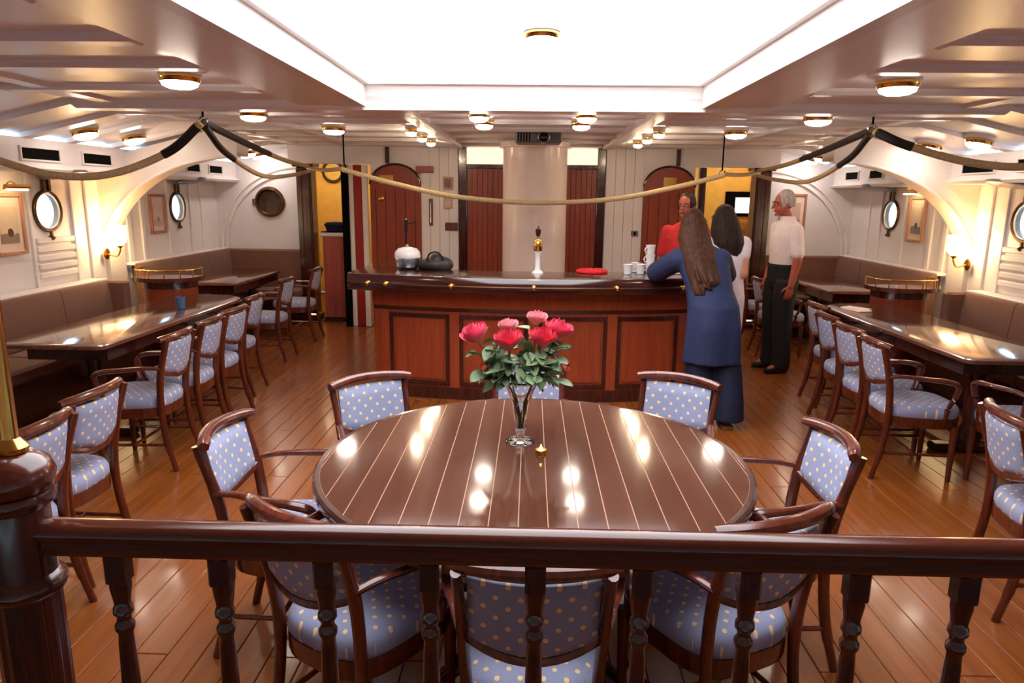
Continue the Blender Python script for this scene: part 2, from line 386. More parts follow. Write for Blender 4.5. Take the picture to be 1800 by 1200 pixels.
for s, wob in ((-1, wl), (1, wr)):
    for p in [1.2, 3.7] + PORTS[s]:
        nwin += 1; X = s * HX
        root = thing('window_%d' % nwin, None, None, (X, p, ZP)); root['kind'] = 'structure'
        ax = (-s, 0, 0)
        MB().lathe([(RP - .012, 0), (RP + .02, 0), (RP + .02, .016), (RP + .014, .026), (RP - .002, .026), (RP - .012, .018), (RP - .012, 0)], (0, 0, 0), 36, ax, cap=False).build('rim', BRASSD, root)
        MB().lathe([(RP - .002, -.05), (RP - .002, -.058)], (0, 0, 0), 36, ax).build('pane', GLASS, root)
        # hinged deadlight swung up towards the cornice
        dl = MB(); q = Quaternion((0, 1, 0), R(s * 12))
        dl.lathe([(.002, 0), (RP * .93, 0), (RP + .01, .008), (RP + .01, .03), (RP * .9, .036), (.002, .036)], (0, 0, 0), 32)
        d = dl.build('deadlight', mat('deadlight_grey', (120, 116, 122), .35, .6), root, 40); d.location = (-s * .2, .02, .30); d.rotation_euler = (0, R(s * 10), 0)
        MB().box((-s * .02, -.03, RP + .06), (.03, .03, .1)).box((-s * .02, .03, RP + .06), (.03, .03, .1)).build('hinge', BRASSD, root)
        MB().lathe([(.002, 0), (.02, 0), (.02, .03), (.008, .05), (.002, .05)], (0, 0, -RP - .07), 14, ax).box((-s * .02, 0, -RP - .05), (.02, .02, .08)).build('latch', BRASSD, root)
    # panelling on the hull: pilasters, louvre slats
    for (y0, y1) in ((2.2, 2.36), (4.6, 4.76), (5.32, 5.4), (5.93 if s < 0 else 6.0, 5.965 if s < 0 else 6.035), (6.5, 6.535), (6.72, 6.9), (7.38, 7.46), (7.66, 7.72), (8.24, 8.28), (8.8, 8.84), (9.1, 9.2)):
        MB().bb((s * (HX - .022), y0, .8), (s * (HX - .001), y1, 1.9), ch=.004).build('pilaster', WALL, wob, 0)
    for k in range(5):
        z = 0.98 + k * .075
        MB().box((s * (HX - .014), 6.235, z), (.026, .5, .05), ch=.006).build('slat', WALL, wob, 0)
    # cornice box with ventilation slots
    cr = MB(); cr.prism([(s * (HX - .001), 1.86), (s * 3.98, 1.86), (s * 3.96, 1.885), (s * 4.0, 1.90), (s * 4.0, 2.12), (s * (HX - .001), 2.12)], YF, YB, lambda x, z, y: (x, y, z))
    co = struct(cr.build('trim_%d' % (1 if s < 0 else 2), WALL, None, 0)); 
    vy = [(3.4, 3.85), (4.55, 4.98), (5.53, 5.98), (6.3, 6.72), (8.2, 8.52), (8.78, 9.14)] if s < 0 else [(3.4, 3.85), (4.6, 5.02), (5.62, 6.02), (6.32, 6.77), (8.28, 8.58), (8.88, 9.22)]
    for (a, b) in vy:
        MB().box((s * 3.998, (a + b) / 2, 2.0), (.008, b - a, .085)).build('vent_slot', BLACK, co, 0)  # flat black strip, the shade of the recess put into its colour
        fr = MB()
        for zz in (2.0 - .05, 2.0 + .05): fr.box((s * 3.993, (a + b) / 2, zz), (.014, b - a + .03, .014))
        for yy in (a - .006, b + .006): fr.box((s * 3.993, yy, 2.0), (.014, .014, .1))
        fr.build('vent_frame', WALL, co, 0)

# ---- transverse arched frames between the booths, and arch mouldings on the end walls
def arch_curve(s, off=0.0):
    pts = []
    ax, az = 1.48 + off, 1.12 + off     # quarter ellipse from hull (x=4.3,z=.95) to ceiling
    cx, cz = 2.88, 0.95
    for k in range(25):
        t = R(90 * k / 24); pts.append((s * (cx + ax * math.cos(t)), cz + az * math.sin(t)))
    return pts
for k, s in enumerate((-1, 1)):
    c = arch_curve(s)
    poly = [(s * (HX + .0), .0), (s * 4.25, 0.0)] + [(x if abs(x) < 4.25 else s * 4.25, z) for x, z in c] + [(s * 2.88, 2.29), (s * 3.2, 2.29), (s * 4.0, 2.09), (s * HX, 2.09)]
    a = MB().prism(poly, 6.96, 7.24, lambda x, z, y: (x, y, z)).build('trim_%d' % (3 + k), WHITE, None, 30); struct(a)
    bd = MB().tube([(x, 6.955, z) for x, z in arch_curve(s, -.012)], .014, 8).build('bead', WALL, a)
# end walls of the side booths
for k, s in enumerate((-1, 1)):
    x0, x1 = sorted((s * 3.02, s * 4.4))
    wb = struct(MB().bb((x0, YB, 0), (x1, YB + .12, 2.42)).build('wall_back_left' if s < 0 else 'wall_back_right', mat('end_wall_paint', (226, 222, 228), .38, noise=.02), None, 0))
    for off in (0.0, -.07):
        pts = []
        for q in range(25):
            t = R(90 * q / 24); pts.append((s * (3.15 + (1.1 + off) * math.cos(t)), YB - .012, 1.0 + (1.06 + off) * math.sin(t)))
        pts = [(pts[0][0], YB - .012, .9)] + pts
        MB().tube(pts, .016, 8).build('arch_moulding', WALL, wb)

# ---- central casing behind the bar
cw = MB()
cas = struct(MB().bb((-2.05, YC + .06, 0), (2.05, 12.5, 2.42)).build('wall_centre', WALL, None, 0))
def flat(name, x0, x1, z0, z1, m, d=0.03, parent=cas, y=YC + .06): return MB().bb((x0, y - d, z0), (x1, y, z1), ch=.004).build(name, m, parent, 0)
n = 0
for s in (-1, 1):
    # white boarding between door and arched door
    for k in range(4):
        a = s * (0.93 + k * .12); b = s * (0.93 + (k + 1) * .12 - .003); x0, x1 = sorted((a, b))
        flat('wall_board', x0, x1, 0, 2.3, WALL, .03)
    x0, x1 = sorted((s * .82, s * .92)); flat('door_post', x0, x1, 0, 2.3, MAHOG, .07)
    x0, x1 = sorted((s * .36, s * .82)); flat('transom_panel', x0, x1, 2.1, 2.3, emis('white_transom_glow', (255, 232, 200), .85), .03)  # white panel made to glow itself, replacing a spot's light from above
    flat('door_head', x0, x1, 2.05, 2.1, MAHOG, .05)
    n += 1
    dr = thing('door_%d' % n, None, None, (s * .59, YC + .05, 0)); dr['kind'] = 'structure'
    for k in range(7):
        MB().box((-.23 + .0657 * (k + .5), -.012, 1.03), (.064, .03, 2.04), ch=.004).build('plank', REDW, dr, 0)
    # arched door leaf
    n += 1
    ad = thing('door_%d' % n, None, None, (s * 1.73, YC + .05, 0)); ad['kind'] = 'structure'
    W2 = .32
    pol = [(-W2, 0), (W2, 0)] + [(W2 * math.cos(R(a)), 1.84 + .25 * math.sin(R(a))) for a in range(0, 181, 10)]
    MB().prism(pol, 0, -.045, lambda x, z, y: (x, y, z)).build('leaf', REDW, ad, 30)
    MB().tube([(W2 * math.cos(R(a)), -.045, 1.84 + .25 * math.sin(R(a))) for a in range(0, 181, 10)], .014, 8).build('arch_bead', MAHOG, ad)
    for k in range(-2, 3): MB().box((k * .125, -.047, .9), (.006, .006, 1.75)).build('groove_bead', MAHOG, ad, 0)
    MB().bb((-.2 if s < 0 else -.08, -.056, 1.84), (-.02 if s < 0 else .08, -.046, 1.96), ch=.003).build('plaque', BRASS, ad, 0)
    MB().lathe([(.03, 0), (.034, .01), (.01, .02), (.008, .04), (.022, .05), (.018, .065), (.004, .07)], (-.18 if s < 0 else .2, -.045, 1.66), 14, (0, -1, 0)).build('knob', BRASS, ad)
    x0, x1 = sorted((s * 1.41, s * 2.05)); 
flat('sign_strip', -1.46, -1.24, 1.99, 2.07, REDW, .05, y=YC + .03)
flat('dark_stud', -1.85, -1.80, 2.1, 2.3, MAHOG, .05)
flat('dark_stud', 1.80, 1.85, 2.1, 2.3, MAHOG, .05)

# ---- passages either side of the casing
for k, s in enumerate((-1, 1)):
    x0, x1 = sorted((s * 2.05, s * 3.75))
    wp = struct(MB().bb((x0 - .1, 12.4, 0), (x1 + .1, 12.5, 2.42)).build('wall_passage_left' if s < 0 else 'wall_passage_right', YELL, None, 0))
    xo = s * 3.75; xx = sorted((xo, xo + s * .1))
    struct(MB().bb((xx[0], YB + .12, 0), (xx[1], 12.4, 2.42)).build('wall_passage_side_left' if s < 0 else 'wall_passage_side_right', YELL, None, 0))
    struct(MB().bb((x0, YB, 2.36), (x1, 12.5, 2.42)).build('ceiling_passage_left' if s < 0 else 'ceiling_passage_right', WHITE, None, 0))
    struct(MB().bb((x0 if s > 0 else -3.1, YC + .06, 2.09), (x1 if s < 0 else 3.1, YC + .14, 2.37)).build('trim_%d' % (5 + k), WALL, None, 0))
    # timber post at the passage mouth
    lab = 'tall dark mahogany post at the %s passage entrance, ropes tied to its head' % ('left' if s < 0 else 'right')
    po = thing('timber_post', lab, 'post', (s * 3.0, YB - .16, 0))
    MB().box((0, 0, 1.03), (.2, .24, 2.06), ch=.015).build('shaft', MAHOG, po, 0)
    MB().box((0, 0, .06), (.26, .29, .12), ch=.02).build('foot', MAHOG, po, 0)
    MB().box((0, 0, 2.09), (.28, .3, .06), ch=.012).build('capital', CHAIRW, po, 0)
    for sx in (-.05, .05): MB().box((sx, -.124, 1.05), (.05, .016, 1.8), ch=.004).build('fillet', MAHOG, po, 0)
# behind the camera
struct(MB().bb((-HX, YF - .1, 0), (HX, YF, 2.45)).build('wall_front', WALL, None, 0))

# ================================================================== MAST + PROJECTOR
ms = thing('mast', 'thick white cylindrical mast column rising behind the bar', 'mast', (0.035, 8.15, 0))
MB().lathe([(.365, 0), (.365, 2.3)], n=48).build('shaft', MAST, ms)
MB().lathe([(.40, 2.24), (.40, 2.3)], n=48).build('collar', MAST, ms)
MB().lathe([(.43, 0), (.43, .1), (.37, .14)], n=48).build('foot_ring', MAST, ms)
pj = thing('projector', 'grey ceiling projector with round dark lens before the mast', 'projector', (.06, 7.25, 2.335))
MB().box((0, 0, -.06), (.46, .3, .11), ch=.02).build('body', GREYD, pj, 0)
MB().lathe([(.055, 0), (.06, .02), (.06, .05), (.05, .055), (.045, .03), (.01, .03)], (.05, -.15, -.06), 24, (0, -1, 0)).build('lens_ring', STEEL, pj)
MB().lathe([(.046, 0), (.046, .035), (.02, .045), (.002, .046)], (.05, -.15, -.06), 24, (0, -1, 0)).build('lens', mat('lens_black', (8, 8, 14), .05, noise=0), pj)
for k in range(5): MB().box((-.2 + .028 * k, -.151, -.06), (.012, .006, .08)).build('grille_slot', BLACK, pj, 0)
MB().box((.17, -.151, -.06), (.09, .006, .06), ch=.003).build('side_panel', mat('projector_panel', (70, 66, 76), .4), pj, 0)
MB().lathe([(.04, 0), (.04, -.02), (.02, -.03), (.02, -.06)], (0, 0, .0), 16).build('mount', STEEL, pj)

# ================================================================== LAMPS
def make_lamp(big):
    r = (.052, .1, .078)[big]
    t = thing('ceiling_lamp', 'x', 'lamp')
    MB().lathe([(r * 1.02, -.035), (r * 1.05, -.047), (r * .98, -.065), (r * .93, -.069), (r * .93, -.035)], n=32, cap=False).build('brass_ring', BRASS, t)
    MB().lathe([(r * .92, -.04), (r * .92, -.069), (r * .86, -.085), (r * .6, -.097), (r * .25, -.102), (r * .02, -.103)], n=32).build('diffuser', LAMPG if big else SPOTG, t)
    MB().lathe([(r * 1.1, 0), (r * 1.1, -.03), (r * 1.0, -.036)], n=32).build('backplate', WHITE, t)
    return t
LAMPS = []
for s, sd in ((-1, 'left'), (1, 'right')):
    LAMPS += [(1, s * 2.03 + .02, 4.16 + .03 * s, 2.337, 'big round brass-ringed ceiling lamp beside the skylight on the %s' % sd),
              (1, s * 1.98 + .02, 7.15 + .04 * s, 2.337, 'round ceiling lamp over the %s aisle, in line with the bar' % sd),
              (1, s * 2.1, 5.42, 2.337, 'round ceiling lamp just past the %s end of the main beam' % sd),
              (2, s * .43 + .0, 5.82, 2.337, 'round ceiling lamp over the bar counter, nearest the beam, %s of the mast' % sd),
              (2, s * .43 + .0, 6.44, 2.337, 'round ceiling lamp over the bar just before the projector, %s side' % sd),
              (0, s * 1.23 + .02, 7.2, 2.337, 'small ceiling spot %s of the projector, nearest of three in a row' % sd),
              (0, s * 1.23 + .02, 7.92, 2.337, 'small ceiling spot %s of the mast, middle of three in a row' % sd),
              (0, s * 1.23 + .02, 8.6, 2.337, 'small ceiling spot by the back wall, last of three, %s of the mast' % sd),
              (1, s * 3.68, 5.95 + .1 * s, 2.227, 'round ceiling lamp near the %s wall above the first booth' % sd),
              (1, s * 3.64, 6.6 + .1 * s, 2.235, 'round ceiling lamp by the %s arch, second above the booth' % sd),
              (1, s * 3.58, 8.95, 2.248, 'round ceiling lamp above the far %s booth, nearer of two' % sd),
              (1, s * 3.58, 9.35, 2.248, 'round ceiling lamp above the far %s booth, next to the end wall' % sd)]
protos = [make_lamp(0), make_lamp(1), make_lamp(2)]
index_kids(); used = [False] * 3
for (big, x, y, z, lab) in LAMPS:
    if abs(x) < 3.2 and 'main beam' not in lab: x *= .92; y *= .92
    if used[big]: o = copy_tree(protos[big])
    else: o = protos[big]; used[big] = True
    o.location = (x, y, z - .0); o['label'] = lab; o['group'] = 'round ceiling lamps' if big else 'small ceiling spots'
    if abs(x) > 3.2: o.rotation_euler.y = math.copysign(R(12.8), x)
hl = copy_tree(protos[1]); hl.location = (.045, 4.3, 2.662); hl['label'] = 'brass-ringed lamp hanging inside the bright skylight opening'
for s in (-1, 1):   # lamp in each passage, plus unseen spots added to brighten its wall
    o = copy_tree(protos[1]); o.location = (s * 2.9, 10.6, 2.358); o['label'] = 'ceiling lamp inside the yellow %s passage, nearer one' % ('left' if s < 0 else 'right')
    for q_ in (0, 1):
        o = copy_tree(protos[0]); o.location = (s * (3.1 + .45 * q_), 11.75, 2.358); o['label'] = 'added unseen small spot brightening the yellow %s passage wall, %s one' % ('left' if s < 0 else 'right', ('inner', 'outer')[q_]); o['group'] = 'added passage spots'
for k, s in enumerate((-1, 1)):
    sd = 'left' if s < 0 else 'right'
    sc = thing('wall_sconce', 'glowing brass wall sconce with fluted glass shade on the %s arch' % sd, 'sconce', (s * 4.2, 6.9, 1.18), 0, 'wall sconces')
    MB().lathe([(.05, 0), (.055, .01), (.03, .02), (.004, .024)], (s * .045, 0, -.08), 18, (-s, 0, 0)).build('backplate', BRASS, sc)
    MB().tube(smoothpath([(s * .03, 0, -.08), (-s * .06, 0, -.1), (-s * .1, 0, -.04), (-s * .1, 0, 0)]), .009, 10).build('arm', BRASS, sc)
    MB().lathe([(.012, -.02), (.03, 0), (.026, .02)], (-s * .1, 0, 0), 16).build('gallery', BRASS, sc)
    MB().lathe([(.03, .01), (.06, .04), (.075, .09), (.066, .15), (.08, .19), (.083, .2), (.076, .195), (.06, .15), (.07, .09), (.055, .045), (.02, .02)], (-s * .1, 0, 0), 32, flute=12, fd=.06).build('shade', SCONG, sc)

# ================================================================== ROUND TABLE
TC = (.02, 2.45); TR = .785
rt = thing('round_table', 'large round walnut table with pale inlaid strips in the foreground', 'table', (TC[0], TC[1], 0))
MB().lathe([(TR - .06, .705), (TR - .01, .71), (TR, .72), (TR, .742), (TR - .006, .7495), (TR - .018, .7495), (TR - .02, .7526), (.01, .7526)], n=96).build('table_top', SEAM, rt)
MB().lathe([(TR - .02, .735), (TR - .02, .752), (TR - .004, .753), (TR + .004, .746), (TR + .006, .725), (TR, .708), (TR - .03, .70)], n=96, cap=False).build('rim_band', MAHOG, rt)
pw = 0.0885; rin = TR - .021
for i in range(-9, 10):
    a, b = (i - .5) * pw + .0017, (i + .5) * pw - .0017
    a, b = max(a, -rin + .004), min(b, rin - .004)
    if a >= b: continue
    xs = arc(a, b, 6); up_ = [(x, math.sqrt(rin * rin - x * x)) for x in xs]
    MB().prism([(x, -y) for x, y in up_] + up_[::-1], .742, .7533).build('plank', TABLEW, rt, 0)
for s, a in ((0, 222), (1, 318)):
    MB().box((TR * 1.005 * math.cos(R(a)), TR * 1.005 * math.sin(R(a)), .727), (.012, .09, .026), rz=R(a), ch=.004).build('metal_clip', STEEL, rt, 0)
MB().lathe([(.28, .03), (.29, .05), (.2, .09), (.1, .16), (.085, .35), (.11, .45), (.09, .55), (.16, .66), (.34, .70), (.34, .712)], n=36).build('pedestal', MAHOG, rt)
for k in range(4):
    a = R(45 + 90 * k); MB().tube(smoothpath([(.05 * math.cos(a), .05 * math.sin(a), .16), (.3 * math.cos(a), .3 * math.sin(a), .09), (.5 * math.cos(a), .5 * math.sin(a), .03)]), .032, 10).build('foot', MAHOG, rt)

# ================================================================== CHAIR
def make_chair():
    t = thing('armchair', 'x', 'chair')
    def outline(k, z, n=40):
        ring = []
        for i in range(n):
            a = 2 * math.pi * i / n; c, d = math.cos(a), math.sin(a); e = .55
            x = math.copysign(abs(c) ** e, c) * .245 * k; y = math.copysign(abs(d) ** e, d) * .225 * k
            wid = 1.0 + .14 * (y / .225) * .9
            ring.append((x * wid * .93, y + (.03 * (1 - (x / .245) ** 2) if d > 0 else 0), z))
        return ring
    MB().rings([outline(.97, .405), outline(1.0, .42), outline(1.0, .45), outline(.95, .472), outline(.82, .484), outline(.5, .492), outline(.06, .494)]).build('seat', BLUE, t, 50)
    MB().rings([outline(.93, .405), outline(.93, .345), outline(.99, .345), outline(1.005, .36), outline(1.005, .408), outline(.93, .408)], cap=False).build('seat_rail', CHAIRW, t, 50)
    for sx in (-1, 1):
        MB().lathe([(.013, 0), (.016, .02), (.02, .2), (.024, .33), (.026, .36)], (sx * .205, .195, 0), 14).build('leg', CHAIRW, t)
        MB().tube(smoothpath([(sx * .2, -.275, 0), (sx * .19, -.225, .2), (sx * .185, -.205, .42), (sx * .193, -.225, .62), (sx * .205, -.285, .835)], 6), [.014] * 4 + [.017] * 8 + [.018] * 8 + [.016] * 5, 10, flat=(1.0, 1.25)).build('leg', CHAIRW, t)
        MB().tube(smoothpath([(sx * .197, -.235, .655), (sx * .225, -.15, .665), (sx * .265, -.02, .66), (sx * .28, .09, .652), (sx * .272, .15, .625), (sx * .255, .145, .55), (sx * .237, .12, .47), (sx * .228, .115, .40)], 5),
                  [.014 + .005 * min(1, max(0, (k - 6) / 8)) - .004 * max(0, (k - 22) / 13) for k in range(36)], 10, flat=(1.15, .85)).build('armrest', CHAIRW, t)
    def curve_y(x): return -.235 - .04 * (1 - (x / .19) ** 2)
    # upholstered back panel, bowed, with rounded lower edge
    nx_, nz_ = 10, 8; fr, bk = [], []
    for j in range(nz_ + 1):
        for i in range(nx_ + 1):
            x = -.178 + .356 * i / nx_; lo = .598 + .04 * (x / .178) ** 2
            z = lo + (.815 - lo) * j / nz_; yb = curve_y(x) + .0 - .06 * ((z - .5) / .33) ** 1.3 + .055
            edge = min(1, 4 * min(i, nx_ - i, j, nz_ - j) / 4 + .0)
            puff = .008 + .016 * (0 if edge == 0 else 1)
            fr.append((x, yb + puff - .03, z)); bk.append((x, yb - .03 - puff * .6, z))
    N_ = (nx_ + 1) * (nz_ + 1); fs = []
    for j in range(nz_):
        for i in range(nx_):
            a = j * (nx_ + 1) + i; b = a + 1; c = b + nx_ + 1; d = a + nx_ + 1
            fs += [(a, b, c, d), (N_ + d, N_ + c, N_ + b, N_ + a)]
    ring = [j * (nx_ + 1) for j in range(nz_ + 1)][::-1] + list(range(1, nx_ + 1)) + [(j + 1) * (nx_ + 1) - 1 for j in range(1, nz_ + 1)] + [nz_ * (nx_ + 1) + i for i in range(nx_ - 1, 0, -1)]
    for k in range(len(ring)): a, b = ring[k], ring[(k + 1) % len(ring)]; fs.append((a, N_ + a, N_ + b, b))
    m = MB(); m.add(fr + bk, fs); m.build('backrest', BLUEB, t, 60)
    P = [(x, curve_y(x) - .05 + .045 + .0 - .025, .838 + .012 * math.cos(x / .22 * 1.5)) for x in arc(-.228, .228, 16)]
    MB().tube(P, [.017] + [.021] * 15 + [.017], 10, flat=(1.15, 1.0)).build('top_rail', CHAIRW, t)
    P = [(x, curve_y(x) + .012, .588 + .04 * (x / .178) ** 2) for x in arc(-.19, .19, 12)]
    MB().tube(P, .013, 8, flat=(1.0, 1.2)).build('lower_rail', CHAIRW, t)
    for sx in (-1, 1): MB().tube([(sx * .193, -.232, .17), (sx * .204, .19, .17)], .01, 8).build('stretcher', CHAIRW, t)
    MB().tube([(-.198, -.02, .17), (.198, -.02, .17)], .01, 8).build('stretcher', CHAIRW, t)
    return t
ch0 = make_chair(); index_kids()
for o in KIDS[ch0.name]:
    o.data.transform(Matrix.Diagonal((.9, .97, 1, 1)))
ch_used = [False]
def chair(x, y, fx, fy, label, group):
    """x,y = seat centre on the floor; (fx,fy) = point the chair faces."""
    o = copy_tree(ch0) if ch_used[0] else ch0; ch_used[0] = True
    o.location = (x, y, 0); o.rotation_euler.z = math.atan2(-(fx - x), fy - y); o['label'] = label; o['group'] = group
    return o
g = 'armchairs around the round table'
def rchair(deg, dist, label, tw=0):
    x, y = TC[0] + dist * math.cos(R(deg)), TC[1] + dist * math.sin(R(deg)); o = chair(x, y, TC[0], TC[1], label, g); o.rotation_euler.z += R(tw)
rchair(270, .68, 'blue dotted armchair nearest the camera, its back behind the middle balusters')
chair(-.50, 1.97, .0, 2.83, 'blue dotted armchair at the near left of the round table, seat behind balusters', g)
chair(.58, 2.02, .15, 2.92, 'blue dotted armchair at the near right of the round table, seat behind balusters', g)
rchair(179, .90, 'blue dotted armchair on the left side of the round table, seen side on')
rchair(2, .85, 'blue dotted armchair on the right side of the round table, seen side on')
rchair(139, .82, 'blue dotted armchair at the far left of the round table, facing the camera', -12)
rchair(47, .84, 'blue dotted armchair at the far right of the round table, before the person in blue', 12)
rchair(91, .86, 'blue dotted armchair hidden behind the rose vase, facing the camera')
g2 = 'armchairs along the side tables'
for lab, x, y, s in (('blue dotted armchair on the left aisle, nearest at the long left table', -2.46, 4.22, -1),
                     ('blue dotted armchair at the long left table, second from the camera', -2.48, 4.72, -1),
                     ('blue dotted armchair at the long left table, third from the camera', -2.5, 5.2, -1),
                     ('blue dotted armchair at the long left table, fourth and farthest', -2.62, 5.86, -1),
                     ('dark armchair at the far left booth table, nearer of the two', -2.78, 7.15, -1),
                     ('dark armchair at the far left booth table, beside the timber post', -2.8, 8.2, -1),
                     ('blue dotted armchair on the right aisle, nearest at the long right table', 2.42, 4.32, 1),
                     ('blue dotted armchair at the long right table, second from the camera', 2.46, 4.80, 1),
                     ('blue dotted armchair at the long right table, third from the camera', 2.52, 5.28, 1),
                     ('blue dotted armchair at the long right table, fourth, near the person in white shirt', 2.66, 5.84, 1),
                     ('dark armchair at the far right booth table behind the person in white shirt', 2.78, 7.75, 1),
                     ('dark armchair at the far right booth table beside the timber post', 2.8, 8.5, 1)):
    chair(x, y, x + s * 3, y + random.uniform(-.2, .2), lab, g2)
chair(-2.17, 2.92, -5, 2.97, 'blue dotted armchair at the left frame edge, farther of two', 'armchairs at the picture edges')
chair(-2.10, 2.45, -5, 2.45, 'blue dotted armchair beside the brass pole at the left edge, nearer of two', 'armchairs at the picture edges')
chair(2.24, 2.78, 5, 2.3, 'blue dotted armchair cut by the right frame edge, above the rail', 'armchairs at the picture edges')
chair(2.92, 3.98, 3.0, 9, 'blue dotted armchair at the near end of the long right table', 'armchairs at the picture edges')

# ================================================================== LONG TABLES AND BENCHES
def long_table(x0, x1, y0, y1, label, s, corner=.06):
    cx, cy = (x0 + x1) / 2, (y0 + y1) / 2
    t = thing('long_table', label, 'table', (cx, cy, 0), 0, 'long side tables')
    hx, hy = (x1 - x0) / 2, (y1 - y0) / 2
    pol = []
    for (qx, qy, a, r) in ((hx, hy, 0, .3 if s < 0 else .06), (-hx, hy, 90, .06 if s < 0 else .3), (-hx, -hy, 180, .06), (hx, -hy, 270, .06)):
        for k in range(7): u = R(a + 15 * k); pol.append((math.copysign(abs(qx) - r, qx) + r * math.cos(u), math.copysign(abs(qy) - r, qy) + r * math.sin(u)))
    inn = [(x * (1 - .02 / hx), y * (1 - .02 / hy)) for x, y in pol]
    MB().rings([[(x, y, .712) for x, y in inn], [(x, y, .72) for x, y in pol], [(x, y, .742) for x, y in pol], [(x, y, .75) for x, y in inn]]).build('table_top', LONGT, t, 50)
    MB().box((0, 0, .66), (hx * 1.5, hy * 1.7, .1)).build('apron', MAHOG, t, 0)
    for sy in (-1, 1):
        MB().lathe([(.07, .05), (.08, .12), (.05, .2), (.06, .4), (.045, .5), (.08, .62)], (0, sy * hy * .62, 0), 20).build('pedestal', MAHOG, t)
        MB().box((0, sy * hy * .62, .03), (hx * 1.4, .1, .06), ch=.015).build('foot', MAHOG, t, 0)
    MB().box((0, 0, .1), (.05, hy * 1.2, .06), ch=.01).build('stretcher', MAHOG, t, 0)
    return t
for s, sd in ((-1, 'left'), (1, 'right')):
    x0, x1 = sorted((s * 2.70, s * 3.42)); long_table(x0, x1, 4.25, 6.62, 'long glossy wooden table in the near booth on the %s' % sd, s)
    x0, x1 = sorted((s * 3.2, s * 3.92)); long_table(x0, x1, 7.5, 9.1, 'glossy wooden table in the far booth on the %s' % sd, s)
    # near bench: seat boxes, cushions, back panels
    def bench(y0, y1, xb, ztop, label, ret, npan):
        t = thing('bench', label, 'bench', (s * xb, (y0 + y1) / 2, 0), 0, 'taupe booth benches'); L = y1 - y0; h = L / 2
        def bx(a, b): # s-mirrored box: a/b give inward distance
            return ((-s * a[0], a[1], a[2]), (-s * b[0], b[1], b[2]))
        MB().bb(*bx((.02, -h, 0), (.50, h, .36))).build('base', MAHOG, t, 0)
        for k in range(npan):
            a, b = -h + L * k / npan + .004, -h + L * (k + 1) / npan - .004
            MB().bb(*bx((.1, a, .36), (.55, b, .46)), ch=.02).build('seat_cushion', BENCH, t, 0)
            c = MB(); 
            pts = [(0.02, .44), (.10, .46), (.125, .6), (.10, ztop - .03), (.075, ztop), (0.02, ztop)]
            c.rings([[(-s * u, a + (.0 if q else .0), v) for u, v in pts] for q, a in ((0, a), (1, b))])
            c.build('back_panel', BENCH, t, 40)
        MB().bb(*bx((-(HX - .03 - xb), -h, ztop - .02), (.03, h, ztop + .012)), ch=.005).build('top_ledge', WALL, t, 0)
        if ret:   # back returns across the end
            MB().bb(*bx((.02, h - .1, .44), (ret, h, ztop)), ch=.02).build('back_panel', BENCH, t, 0)
            MB().bb(*bx((.1, h - .5, .36), (ret, h - .1, .46)), ch=.02).build('seat_cushion', BENCH, t, 0)
            MB().bb(*bx((.02, h - .45, 0), (ret - .04, h - .02, .36))).build('base', MAHOG, t, 0)
    bench(1.2, 6.66, 4.15, .872, 'long taupe bench along the near booth wall on the %s' % sd, .26, 7)
    bench(7.26, 9.56, 4.2, .97, 'taupe corner bench round the far booth on the %s' % sd, 1.12, 3)
    # rounded shelf cabinet at the end of the near booth
    cb = thing('shelf_cabinet', 'small rounded mahogany cabinet with brass rail at the %s booth divider' % sd, 'cabinet', (s * 3.62, 6.98, 0), 0, 'booth divider cabinets')
    half = lambda r, d: [(-r, 0), (-r, -d * .4)] + [(r * math.cos(R(a)), -d * .4 - d * .6 * math.sin(R(a))) for a in range(180, -1, -15)][1:-1] + [(r, -d * .4), (r, 0)]
    MB().prism(half(.24, .3), 0, .85).build('body', REDW, cb, 30)
    MB().prism(half(.31, .36), .85, .89).build('top', CHAIRW, cb, 30)
    MB().tube([(x, y, .965) for x, y in half(.3, .35)], .008, 8).build('brass_rail', BRASS, cb)
    pp = half(.3, .35)
    for k in range(0, len(pp), 2): MB().tube([(pp[k][0], pp[k][1], .89), (pp[k][0], pp[k][1], .965)], .006, 8).build('rail_post', BRASS, cb)
    MB().prism([(x, y) for x, y in half(.245, .305)], .78, .84).build('frieze', MAHOG, cb, 30)

# ================================================================== BAR
BX, BY = 0.03, 5.71
bar = thing('bar_counter', 'curved mahogany bar counter with panelled front and brass rail', 'bar', (BX, 5.9, 0))
def by(x, off=0.0):      # front curve (world-local y) of the bar, bowed towards the camera
    return -.19 + .19 * (x / 1.38) ** 2 - off
def curve_band(xa, xb, z0, z1, o0, o1=None, back=.05, n=18, z_ch=0.0):
    """slab following the curve from x=xa..xb: front at offset o0 (bottom) .. o1 (top), back at 'back' behind curve"""
    o1 = o0 if o1 is None else o1; rs = []
    for k in range(n + 1):
        x = xa + (xb - xa) * k / n
        rs.append([(x, by(x, o0), z0), (x, by(x, o1), z1), (x, by(x) + back, z1), (x, by(x) + back, z0)])
    return MB().rings(rs)
HB = 1.36
curve_band(-HB, HB, 0, .93, 0, back=.08).build('carcass', REDW, bar, 40)
for s in (-1, 1):
    MB().bb((s * HB - .04 * (s > 0), .0, 0), (s * HB + .04 * (s < 0), 1.35, .93)).build('side_panel', REDW, bar, 0)
curve_band(-HB, HB, 0, .10, .03).build('plinth', MAHOG, bar, 40)
curve_band(-HB - .01, HB + .01, .79, .93, .03, .05).build('frieze', REDW, bar, 40)
curve_band(-HB - .005, HB + .005, .755, .79, .006, .028).build('frieze_moulding', MAHOG, bar, 40)
edges = [-1.27, -.66, 0.0, .66, 1.27]
